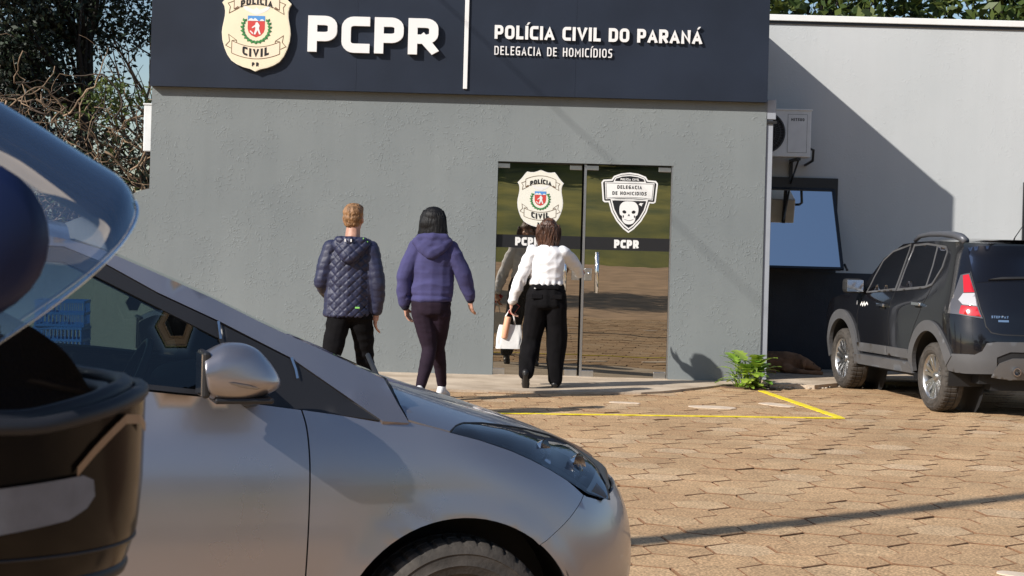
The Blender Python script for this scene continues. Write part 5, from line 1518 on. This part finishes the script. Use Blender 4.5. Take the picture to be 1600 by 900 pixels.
def seg(mb, pts, n_step=.012):
    """chain of ellipsoids: pts (x, y, z, rx, ry, rz) or (x, y, z, r)"""
    P = [tuple(p) if len(p) == 6 else (p[0], p[1], p[2], p[3], p[3], p[3]) for p in pts]
    for a, b in zip(P, P[1:]):
        n = max(1, int(math.dist(a[:3], b[:3]) / n_step))
        for i in range(n + 1):
            t = i / n
            q = [a[k] + (b[k] - a[k]) * t for k in range(6)]
            mb.blob(q[:3], q[3:], M['skin'], 12, 8)
    return mb
def rot2(p, a): return (p[0] * math.cos(a) - p[1] * math.sin(a), p[0] * math.sin(a) + p[1] * math.cos(a))
def hand(mb, wrist, d, palm_side, curl=.5, s=1.0):
    """five-fingered hand. d: pointing direction; palm_side: direction the thumb leaves"""
    d = Vector(d).normalized(); t = Vector(palm_side); t = (t - d * t.dot(d)).normalized(); n = d.cross(t)
    w = Vector(wrist)
    seg(mb, [(*(w - d * .02), .024 * s), (*(w + d * .03 * s), .027 * s)], .01)
    for k in range(4):
        o = w + d * .075 * s + t * (.030 - .020 * k) * s
        seg(mb, [(*(w + d * .02 * s + t * (.018 - .012 * k) * s), .013 * s), (*o, .0115 * s)], .007)
        L = (.036, .041, .038, .030)[k] * s; q = o; dd = d.copy()
        for j in range(3):
            dd = (dd * math.cos(curl * .6) + n * math.sin(curl * .6)).normalized()
            q2 = q + dd * L * (1, .72, .55)[j]
            seg(mb, [(*q, (.0092 - .0009 * j) * s), (*q2, (.0086 - .0011 * j) * s)], .005); q = q2
    o = w + d * .02 * s + t * .024 * s; dd = (d * .7 + t * .7 + n * .15).normalized()
    q2 = o + dd * .038 * s; seg(mb, [(*o, .013 * s), (*q2, .0105 * s)], .006)
    dd = (dd + d * .5 + n * .4).normalized(); q3 = q2 + dd * .028 * s; seg(mb, [(*q2, .0105 * s), (*q3, .0085 * s)], .006)
def head(mb, c, yaw=0.0, s=1.0):
    """head looking along +y turned by yaw (to the right = negative)"""
    c = Vector(c)
    P = lambda x, y, z: (*[c[i] + v for i, v in enumerate((*rot2((x * s, y * s), yaw), z * s))],)
    E = lambda x, y, z, a, b, d: mb.blob(P(x, y, z), (a * s, b * s, d * s), M['skin'], 20, 14)
    E(0, -.010, .030, .077, .095, .088); E(0, .012, -.010, .070, .078, .085); E(0, .035, -.060, .050, .050, .052); E(0, .060, -.085, .026, .024, .022)
    E(0, .070, -.030, .042, .028, .045)
    for sx in (-1, 1):
        E(sx * .040, .058, -.020, .026, .026, .022); E(sx * .033, .080, .022, .026, .014, .010)
        E(sx * .078, -.010, -.012, .010, .020, .032); E(sx * .083, -.018, .002, .007, .016, .018)
    seg(mb, [(*P(0, .092, .010), .009 * s), (*P(0, .106, -.028), .013 * s)], .005); E(.010, .096, -.034, .009, .010, .008); E(-.010, .096, -.034, .009, .010, .008)
    E(0, .088, -.058, .022, .012, .006); E(0, .086, -.067, .019, .012, .007)
def face_bits(root, body, c, yaw, s=1.0):
    c = Vector(c); m = MB()
    P = lambda x, y, z: Vector([c[i] + v for i, v in enumerate((*rot2((x * s, y * s), yaw), z * s))])
    for sx in (-1, 1):
        m.blob(P(sx * .032, .083, .004), (.012 * s, .011 * s, .009 * s), M['eye'], 12, 8); m.blob(P(sx * .032, .0915, .004), (.005 * s, .004 * s, .005 * s), M['ink'], 8, 6)
    m.blob(P(0, .0915, -.062), (.021 * s, .010 * s, .006 * s), M['lip'], 12, 6)
    m.build('face_features', root)
def folds(amp, sc, seed, ridged=True):
    def f(co, no):
        n = vnoise(co, sc, seed)
        v = (1 - 2 * np.abs(n)) if ridged else n
        return amp * v + amp * .35 * vnoise(co, np.asarray(sc) * 2.3, seed + 9)
    return f
def shoe(root, ankle, toe_dir, pitch, mt, L=.27, sole=True):
    a = Vector(ankle); d = Vector((*toe_dir, 0)).normalized(); d = (d * math.cos(pitch) - Vector((0, 0, 1)) * math.sin(pitch)).normalized()
    s = d.cross(Vector((0, 0, 1))).normalized(); u = s.cross(d)
    mb = MB()
    Pt = lambda f, h: a + d * f * L - u * .075 + u * h
    for f, h, r in ((-.18, .035, .036), (-.10, .05, .040), (0, .06, .042), (.12, .052, .040), (.28, .040, .042), (.45, .032, .044), (.58, .026, .040), (.68, .022, .030)):
        c = Pt(f, h); mb.blob(c, (r, r, max(.02, h)), M['skin'], 12, 8)
    seg(mb, [(*Pt(-.16, .012), .026), (*Pt(.2, .012), .030), (*Pt(.5, .012), .036), (*Pt(.70, .012), .024)], .012)
    seg(mb, [(*Pt(-.02, .06), .040), (*(a + u * .02), .042)], .01)
    o = finish(remesh(mb, .008, 5), 'shoe', M[mt], root)
    return o

# ---- man in the quilted jacket ------------------------------------
p1 = thing('person', 'short haired blond person in navy quilted hooded jacket and dark trousers', 'person', (-1.285, 13.33, 0), R(0), 'people walking up to the door')
hc = Vector((.010, .03, 1.612))
m = MB(); head(m, hc, R(-14))
seg(m, [(.005, .005, 1.40, .075, .07, .05), (.008, .0, 1.47, .062, .062, .05), (.01, .015, 1.54, .058, .062, .05)])
seg(m, [(0, 0, 1.38, .15, .09, .05), (0, 0, 1.1, .13, .09, .06), (0, 0, .88, .14, .10, .07)])
AR1 = [(.165, -.01, 1.355, .055), (.215, -.045, 1.10, .040), (.212, .01, .86, .028)]
AL1 = [(-.165, 0, 1.355, .055), (-.222, -.02, 1.10, .042), (-.17, .20, .98, .030)]
seg(m, AR1); seg(m, AL1)
LR1 = [(.085, .0, .86, .080), (.125, .09, .50, .050), (.150, .12, .10, .034)]
LL1 = [(-.075, 0, .86, .080), (-.130, -.10, .50, .052), (-.235, -.40, .17, .034)]
seg(m, LR1); seg(m, LL1)
hand(m, (.212, .015, .845), (-.12, .12, -1), (-.3, .9, 0), .7); hand(m, (-.165, .215, .975), (.4, 1, -.2), (0, 0, 1), .8)
me = remesh(m, .0072, 4); body = finish(me, 'body', M['skin'], p1)
face_bits(p1, body, hc, R(-14))
m = MB()      # trousers
seg(m, [(0, 0, .95, .165, .115, .05), (.005, 0, .84, .17, .12, .06)])
seg(m, [(.085, .0, .84, .098), (.110, .06, .66, .086), (.125, .09, .50, .072), (.140, .11, .30, .066), (.150, .12, .07, .062)])
seg(m, [(-.080, 0, .84, .098), (-.105, -.05, .66, .088), (-.130, -.10, .50, .074), (-.185, -.25, .32, .064), (-.235, -.40, .15, .060)])
me = remesh(m, .010, 6); displace(me, folds(.007, (4, 4, 13), 3)); finish(me, 'trousers', M['blackcloth'], p1)
m = MB()      # jacket body and sleeves
seg(m, [(.0, .0, 1.405, .100, .085, .035), (.0, .0, 1.375, .185, .105, .05), (0, 0, 1.28, .205, .125, .06), (-.005, 0, 1.10, .200, .13, .06), (-.012, 0, .95, .196, .135, .05), (-.018, -.005, .835, .198, .14, .03)])
seg(m, [(.155, -.01, 1.365, .080), (.195, -.030, 1.22, .072), (.222, -.045, 1.09, .064), (.225, -.02, .98, .062), (.216, .005, .885, .055)])
seg(m, [(-.155, 0, 1.365, .080), (-.205, -.015, 1.22, .072), (-.226, -.02, 1.10, .066), (-.20, .10, 1.03, .060), (-.165, .20, .985, .052)])
me = remesh(m, .0085, 6)
def quilt(co, no):
    a = (co[:, 0] + .012 + co[:, 2] * 1.0) / .070; b = (co[:, 0] + .012 - co[:, 2] * 1.0) / .070
    g = np.minimum(np.abs(a - np.round(a)), np.abs(b - np.round(b)))      # distance to a seam line
    back = np.clip((-no[:, 1] - .15) / .3, 0, 1) * (np.abs(co[:, 0] + .01) < .155) * (co[:, 2] < 1.36)
    puff = -.0085 * np.exp(-(g / .10) ** 2) * back
    zz = co[:, 2] / .052
    arm = -.0022 * np.exp(-((np.abs(zz - np.round(zz))) / .16) ** 2) * (np.abs(co[:, 0]) > .185)
    return puff + arm + .009 * vnoise(co, (6, 6, 9), 4.) + .004 * vnoise(co, (16, 16, 24), 14.)
displace(me, quilt); finish(me, 'jacket', M['jacket'], p1)
HD = .035
m = MB()      # hood lying on the back
seg(m, [(-.105, .0, 1.455, .050, .075, .035), (-.115, -.06, 1.44, .045, .05, .04), (-.06, -.115, 1.395, .06, .045, .055), (-.0, -.135, 1.345, .075, .045, .065), (.06, -.115, 1.395, .06, .045, .055), (.125, -.06, 1.44, .045, .05, .04), (.12, .0, 1.455, .050, .075, .035)])
seg(m, [(-.10, -.085, 1.470, .035), (.0, -.11, 1.462, .045), (.11, -.085, 1.465, .035)]); seg(m, [(-.03, -.12, 1.40, .07, .04, .06), (.03, -.12, 1.40, .07, .04, .06)])
me = remesh(m, .0085, 5)
me.transform(Matrix.Translation((0, 0, -HD)))
displace(me, lambda co, no: -.009 * np.exp(-(np.minimum(np.abs(((co[:, 0] + co[:, 2]) / .085) % 1 - .5), np.abs(((co[:, 0] - co[:, 2]) / .085) % 1 - .5)) / .11) ** 2) * (no[:, 1] < 0) + .005 * vnoise(co, 12, 2.))
finish(me, 'hood', M['jacket'], p1)
m = MB()
for x in (-.035, .012): m.box((x, -.160, 1.437), (.010, .006, .022), M['vinyl'])
m.box((.105, -.122, 1.455), (.008, .006, .012), M['lime'], Matrix.Rotation(.4, 3, 'Y')); m.box((.135, -.10, 1.432), (.014, .008, .008), M['lime'], Matrix.Rotation(.6, 3, 'Y')); m.box((.075, -.148, .905), (.036, .008, .014), M['lime'], None, .002)
m.build('tag', p1)
m = MB()      # cropped hair
c = hc
Pq = lambda x, y, z: Vector((*rot2((x, y), R(-14)), z)) + c
for x, y, z, a, b, d in ((0, -.016, .045, .083, .096, .080), (0, -.030, .005, .079, .080, .070), (0, .02, .075, .072, .075, .050), (0, -.045, -.035, .064, .052, .045)): m.blob(Pq(x, y, z), (a, b, d), M['skin'], 20, 14)
me = remesh(m, .006, 3); displace(me, lambda co, no: .0055 * vnoise(co, (70, 70, 40), 6.) + .004 * vnoise(co, (140, 140, 60), 1.)); finish(me, 'hair', M['blond'], p1)
shoe(p1, (.150, .12, .075), (.15, 1), 0, 'darkshoe'); shoe(p1, (-.235, -.40, .165), (.1, 1), .75, 'darkshoe')

# ---- woman in the purple hoodie ---------------------------------------
p2 = thing('person', 'black haired person in a purple blue hoodie, dark leggings and white trainers', 'person', (-.742, 15.1, 0), 0, 'people walking up to the door')
hc = Vector((.028, .035, 1.625))
m = MB(); head(m, hc, R(-22), .98)
seg(m, [(.02, .0, 1.42, .07, .06, .05), (.025, .0, 1.48, .052, .055, .05), (.028, .015, 1.55, .05, .055, .05)])
seg(m, [(.03, 0, 1.39, .15, .08, .05), (.03, 0, 1.12, .12, .085, .06), (.025, 0, .93, .15, .10, .07)])
seg(m, [(.19, 0, 1.37, .048), (.305, -.01, 1.145, .036), (.376, .05, .93, .025)]); seg(m, [(-.14, 0, 1.37, .048), (-.222, -.03, 1.09, .037), (-.212, .02, .86, .025)])
seg(m, [(.095, 0, .88, .085), (.095, .10, .47, .048), (.130, .27, .12, .032)]); seg(m, [(-.045, 0, .88, .085), (.020, -.02, .46, .048), (-.045, -.22, .13, .032)])
hand(m, (.376, .055, .915), (.12, .1, -1), (-.5, .8, 0), .6, .92); hand(m, (-.208, .025, .838), (.22, .15, -1), (.4, .85, 0), .5, .95)
me = remesh(m, .0070, 4); body = finish(me, 'body', M['skin'], p2); face_bits(p2, body, hc, R(-22), .98)
m = MB()
seg(m, [(.025, 0, .96, .165, .11, .04), (.025, -.015, .88, .185, .130, .05), (.025, -.02, .80, .175, .125, .05)])
seg(m, [(.105, -.01, .80, .104), (.10, .05, .64, .088), (.092, .10, .48, .064), (.108, .17, .33, .062), (.130, .265, .13, .044)])
seg(m, [(-.050, -.015, .80, .106), (-.012, -.015, .64, .092), (.022, -.02, .47, .067), (.0, -.10, .33, .064), (-.045, -.22, .13, .044)])
me = remesh(m, .0095, 6); displace(me, folds(.003, (6, 6, 16), 7)); finish(me, 'leggings', M['leggings'], p2)
m = MB()
seg(m, [(.03, .0, 1.445, .10, .075, .04), (.032, 0, 1.385, .190, .10, .05), (.032, 0, 1.27, .195, .12, .06), (.030, 0, 1.10, .188, .125, .06), (.026, -.01, .98, .190, .135, .05), (.024, -.01, .905, .178, .130, .022)])
seg(m, [(.18, 0, 1.375, .078), (.245, -.01, 1.27, .074), (.308, -.01, 1.15, .066), (.345, .02, 1.04, .058), (.374, .045, .950, .046)])
seg(m, [(-.12, 0, 1.375, .078), (-.180, -.015, 1.25, .074), (-.225, -.03, 1.10, .068), (-.226, -.01, .98, .060), (-.214, .01, .885, .050)])
me = remesh(m, .0090, 6)
displace(me, lambda co, no: folds(.012, (4, 4, 7.5), 12)(co, no) + .006 * np.exp(-((co[:, 2] - .912) / .018) ** 2) * (np.abs(co[:, 0]) < .2) - .010 * np.exp(-((co[:, 2] - .95) / .015) ** 2) * (np.abs(co[:, 0]) < .2)); finish(me, 'hoodie', M['hoodie'], p2)
m = MB(); seg(m, [(-.10, .03, 1.455, .04, .05, .03), (-.115, -.05, 1.435, .045, .05, .04), (-.055, -.105, 1.385, .06, .04, .055), (.02, -.125, 1.335, .065, .042, .055), (.095, -.105, 1.385, .06, .04, .055), (.165, -.05, 1.44, .045, .05, .04), (.16, .03, 1.455, .04, .05, .03)])
seg(m, [(-.09, -.07, 1.470, .036), (.03, -.10, 1.478, .046), (.14, -.07, 1.475, .036)]); seg(m, [(-.02, -.105, 1.41, .06, .04, .06), (.07, -.105, 1.41, .06, .04, .06)])
me = remesh(m, .009, 6); displace(me, folds(.006, (9, 9, 12), 5)); finish(me, 'hood', M['hoodie'], p2)
m = MB(); seg(m, [(.366, .04, .965, .049), (.378, .05, .925, .042)]); finish(remesh(m, .009, 3), 'cuff', M['hoodcuff'], p2)
m = MB(); seg(m, [(-.216, .008, .895, .053), (-.212, .015, .850, .043)]); finish(remesh(m, .009, 3), 'cuff', M['hoodcuff'], p2)
m = MB()      # straight bob falling to the shoulders
Pq = lambda x, y, z: Vector((*rot2((x, y), R(-22)), z)) + hc
for x, y, z, a, b, d in ((0, -.012, .042, .108, .112, .094), (0, -.03, -.02, .122, .100, .11)): m.blob(Pq(x, y, z), (a, b, d), M['skin'], 22, 14)
rg = random.Random(8)
for k in range(46):
    w = PI * (.08 + .84 * k / 45); sx = math.cos(w) * .118; sy = -math.sin(w) * .105 + .0
    b0 = Pq(sx * .96, sy * .98, .03); b1 = Pq(sx * 1.07, sy * 1.05, -.07); b2 = Pq(sx * 1.22 + rg.gauss(0, .010), sy * 1.10 + rg.gauss(0, .008), -.150 - rg.uniform(0, .045) - .035 * (sx > .03))
    seg(m, [(*b0, .016), (*b1, .015), (*b2, .006)], .008)
me = remesh(m, .0062, 2); displace(me, lambda co, no: .004 * vnoise(co, (80, 80, 9), 3.))
ps = []
for k in range(170):
    w = PI * rg.uniform(-.02, 1.02); sx = math.cos(w) * .122; sy = -math.sin(w) * .110; g = rg.uniform(.97, 1.06)
    L = .165 + rg.uniform(-.02, .045) + .03 * (sx > .03); fl = rg.uniform(1.05, 1.38)
    q = [Pq(sx * .75 * g, sy * .8 * g, .100), Pq(sx * .97 * g, sy * 1.0 * g, .045), Pq(sx * 1.06 * g, sy * 1.06 * g, -.04), Pq(sx * (1.06 + fl) / 2, sy * 1.10, -.11), Pq(sx * fl + rg.gauss(0, .012), sy * 1.12 + rg.gauss(0, .01), -L)]
    ps.append((q, rg.uniform(.0022, .0048)))
strands(me, ps, M['blackhair']); finish(me, 'hair', M['blackhair'], p2)
shoe(p2, (.130, .27, .085), (.30, 1), .12, 'shoe', .25); shoe(p2, (-.045, -.22, .12), (.1, 1), .45, 'shoe', .25)

# ---- woman in the white blouse ------------------------------------------
p3 = thing('person', 'brown haired person in white blouse and black wide trousers reaching for the glass door', 'person', (.355, 16.5, .022), 0, 'people walking up to the door')
hc = Vector((.005, .06, 1.555))
m = MB(); head(m, hc, R(8), .97)
seg(m, [(.0, .0, 1.36, .07, .06, .05), (.002, .005, 1.42, .050, .052, .05), (.004, .03, 1.48, .05, .052, .05)])
seg(m, [(.0, 0, 1.34, .14, .08, .05), (.0, 0, 1.10, .11, .08, .06), (.0, 0, .90, .15, .10, .07)])
seg(m, [(.16, .01, 1.335, .045), (.275, .16, 1.235, .036), (.345, .50, 1.115, .024)]); seg(m, [(-.16, 0, 1.335, .045), (-.262, -.02, 1.06, .036), (-.338, .04, .825, .024)])
seg(m, [(.085, 0, .86, .085), (.110, .04, .45, .05), (.108, .02, .10, .034)]); seg(m, [(-.08, 0, .86, .085), (-.12, .06, .46, .05), (-.185, -.16, .16, .034)])
hand(m, (.346, .51, 1.115), (.15, 1, .1), (-.2, 0, 1), .55, .92); hand(m, (-.340, .045, .815), (.08, .12, -1), (.5, .85, 0), .95, .95)
me = remesh(m, .0070, 4); body = finish(me, 'body', M['skin'], p3); face_bits(p3, body, hc, R(8), .97)
m = MB()      # trousers with a wide cut
seg(m, [(-.0, 0, 1.015, .168, .105, .03), (.0, -.01, .92, .195, .135, .05), (.0, -.015, .82, .195, .140, .05)])
seg(m, [(.095, -.01, .80, .110), (.108, .02, .62, .104), (.116, .035, .45, .096), (.114, .03, .28, .086), (.110, .02, .085, .076)])
seg(m, [(-.092, -.01, .80, .110), (-.113, .02, .62, .104), (-.138, .03, .45, .095), (-.165, -.07, .30, .084), (-.185, -.16, .15, .070)])
me = remesh(m, .0100, 5); displace(me, lambda co, no: folds(.012, (8, 8, 3.2), 21)(co, no)); finish(me, 'trousers', M['blackcloth'], p3)
m = MB()
for s in (-1, 1): m.box((s * .095, -.137, .905), (.11, .014, .045), M['blackcloth'], Matrix.Rotation(R(-8), 3, 'X'), .004)
m.box((0, -.118, .995), (.24, .02, .035), M['blackcloth'], None, .006); m.box((-.115, -.122, .985), (.018, .012, .010), M['vinyl']); m.build('pocket_flap', p3)
m = MB()
seg(m, [(.0, .0, 1.395, .085, .07, .03), (.0, 0, 1.345, .165, .09, .045), (0, 0, 1.24, .172, .11, .06), (0, 0, 1.10, .158, .11, .06), (.0, 0, 1.025, .170, .112, .025)])
seg(m, [(.15, .01, 1.340, .066), (.215, .08, 1.29, .064), (.272, .16, 1.235, .060), (.31, .30, 1.18, .054), (.340, .46, 1.125, .042)])
seg(m, [(-.15, 0, 1.340, .066), (-.21, -.01, 1.20, .064), (-.262, -.02, 1.06, .060), (-.30, .0, .95, .055), (-.332, .03, .850, .044)])
me = remesh(m, .0085, 5)
displace(me, lambda co, no: folds(.008, (7, 7, 12), 31)(co, no) + .007 * np.exp(-((co[:, 2] - 1.03) / .03) ** 2) * np.sin(co[:, 0] * 110)); finish(me, 'blouse', M['blouse'], p3)
m = MB()      # wavy hair over the collar
Pq = lambda x, y, z: Vector((*rot2((x, y), R(8)), z)) + hc
for x, y, z, a, b, d in ((0, -.012, .042, .086, .100, .088), (0, -.03, -.02, .090, .085, .11)): m.blob(Pq(x, y, z), (a, b, d), M['skin'], 22, 14)
rg = random.Random(18)
for k in range(60):
    w = PI * (.0 + 1.0 * k / 59); sx = math.cos(w) * .092; sy = -math.sin(w) * .095
    L = .255 + .06 * math.sin(w) + rg.uniform(-.03, .03); ph = rg.uniform(0, 6)
    pts = []
    for i in range(9):
        t = i / 8; sp = 1 + .20 * math.sin(PI * min(1, t * 1.1)) - .35 * t * t
        q = Pq(sx * sp + .006 * math.sin(ph + t * 8), sy * (1 + .15 * t) + .006 * math.cos(ph + t * 7), .04 - L * t)
        pts.append((*q, .0155 * (1 - .45 * t)))
    seg(m, pts, .007)
me = remesh(m, .0062, 2); displace(me, lambda co, no: .005 * vnoise(co, (55, 55, 16), 3.))
ps = []
for k in range(190):
    w = PI * rg.uniform(-.05, 1.05); sx = math.cos(w) * .096; sy = -math.sin(w) * .098; g = rg.uniform(.98, 1.12); ph = rg.uniform(0, 6); L = .30 + rg.uniform(-.05, .04) - .05 * abs(math.cos(w)); q = []
    for i in range(11):
        t = i / 10; sp = 1.02 + .20 * math.sin(PI * min(1, t * 1.1)) - .30 * t * t
        q.append(Pq(sx * sp * g + .006 * math.sin(ph + t * 8), sy * (1.05 + .15 * t) * g + .006 * math.cos(ph + t * 7), .06 - L * t))
    ps.append((q, rg.uniform(.0022, .005)))
strands(me, ps, M['brownhair']); finish(me, 'hair', M['brownhair'], p3)
shoe(p3, (.108, .02, .075), (.1, 1), 0, 'darkshoe', .25); shoe(p3, (-.185, -.16, .155), (.05, 1), .8, 'darkshoe', .25)

# things she carries
M['bag'] = mat('white_paper_bag', (.78, .77, .75), .7, bump=.3, bscale=14)
M['orange'] = mat('orange_plastic', (.78, .40, .25), .5)
M['phone'] = mat('phone_red', (.55, .03, .03), .3)
bgx, bgy = .355 - .362, 16.56
t = thing('paper_bag', 'white carrier bag with a handle hanging from the hand of the woman in the blouse', 'bag', (bgx, bgy, .395), R(8))
m = MB(); w, d, h = .125, .055, .235
def bagf(u, v):
    a = 2 * PI * u; z = h * v
    k = 1 - .12 * v + .05 * math.sin(PI * v)
    return (math.copysign(abs(math.cos(a)) ** .35, math.cos(a)) * w * k + .012 * v + .006 * noise.noise(Vector((a * 2, z * 14, 1))), math.copysign(abs(math.sin(a)) ** .35, math.sin(a)) * d * (1 - .5 * v) + .008 * noise.noise(Vector((a * 3, z * 12, 5))), z)
m.grid(bagf, 44, 14, M['bag'], True); m.add([bagf(k / 44, 0) for k in range(44)], [tuple(range(44))], M['bag']); m.build('bag_body', t)
m = MB()
for s in (-1, 1): m.tube([(-.045, s * .02, .225), (-.035, s * .018, .32), (.0, .0, .385), (.045, s * .018, .32), (.065, s * .02, .225)], .006, M['bag'], 6)
m.build('handle', t)
t = thing('orange_tube', 'orange roll sticking out of the white carrier bag', 'roll', (bgx - .045, bgy - .045, .50), 0)
m = MB(); m.lathe([(0, 0), (.030, 0), (.032, .004), (.032, .20), (.028, .215), (0, .215)], M['orange'], 20, 'z'); o = m.build('roll', t); o.rotation_euler = (0, R(9), 0)
t = thing('mobile_phone', 'small red cased phone held above the carrier bag', 'phone', (.355 - .338 + .02, 16.5 + .055, .79), 0)
m = MB(); m.box((0, -.022, .0), (.062, .010, .115), M['phone'], Matrix.Rotation(R(35), 3, 'Y'), .003); m.build('case', t)
m = MB(); m.box((0, -.0285, .0), (.054, .002, .105), M['blackglass'], Matrix.Rotation(R(35), 3, 'Y')); m.build('screen', t)

# ================================================================== DOG asleep in the shade
M['fur'] = mat('brown_fur', (.32, .17, .09), .9, var=.35, vscale=7, bump=.6, bscale=160)
dg = thing('dog', 'brown dog lying in the shade against the wall with its head on the ground', 'dog', (2.75, 19.05, .045), R(-4))
m = MB()
seg(m, [(.0, .10, .115, .13, .12, .115), (.22, .06, .120, .13, .125, .115), (.42, .02, .125, .115, .115, .118), (.55, -.02, .125, .085, .085, .095)])
seg(m, [(.55, -.02, .125, .080, .08, .090), (.63, -.05, .110, .072, .070, .072)])
seg(m, [(.63, -.05, .110, .070, .070, .068), (.69, -.075, .092, .056, .052, .050), (.745, -.10, .066, .036, .034, .034), (.785, -.115, .055, .028, .028, .026)])
for s in (-1, 1): seg(m, [(.60, -.05 + s * .065, .150, .030, .012, .03), (.61, -.06 + s * .080, .095, .024, .010, .038)])
seg(m, [(.42, -.08, .06, .055), (.50, -.12, .035, .036), (.62, -.16, .024, .026), (.74, -.185, .022, .026), (.80, -.19, .020, .024)]); seg(m, [(.45, .10, .05, .05), (.60, .09, .03, .03), (.76, .06, .022, .026)])
seg(m, [(.02, -.02, .09, .10, .07, .085), (.12, -.10, .07, .07, .05, .06), (.20, -.13, .04, .034), (.06, -.15, .03, .028), (.22, -.17, .022, .026), (.28, -.18, .02, .024)])
seg(m, [(-.10, .12, .06, .03), (-.28, .10, .03, .022), (-.42, .02, .022, .014)])
me = remesh(m, .009, 5); displace(me, lambda co, no: .004 * vnoise(co, 28, 2.)); finish(me, 'body', M['fur'], dg)
m = MB(); m.blob((.803, -.122, .062), (.014, .014, .012), M['ink'], 10, 7)
for s in (-1, 1): m.blob((.715, -.085 + s * .036 - .012, .118), (.008, .007, .006), M['ink'], 8, 6)
m.build('nose_and_eyes', dg)
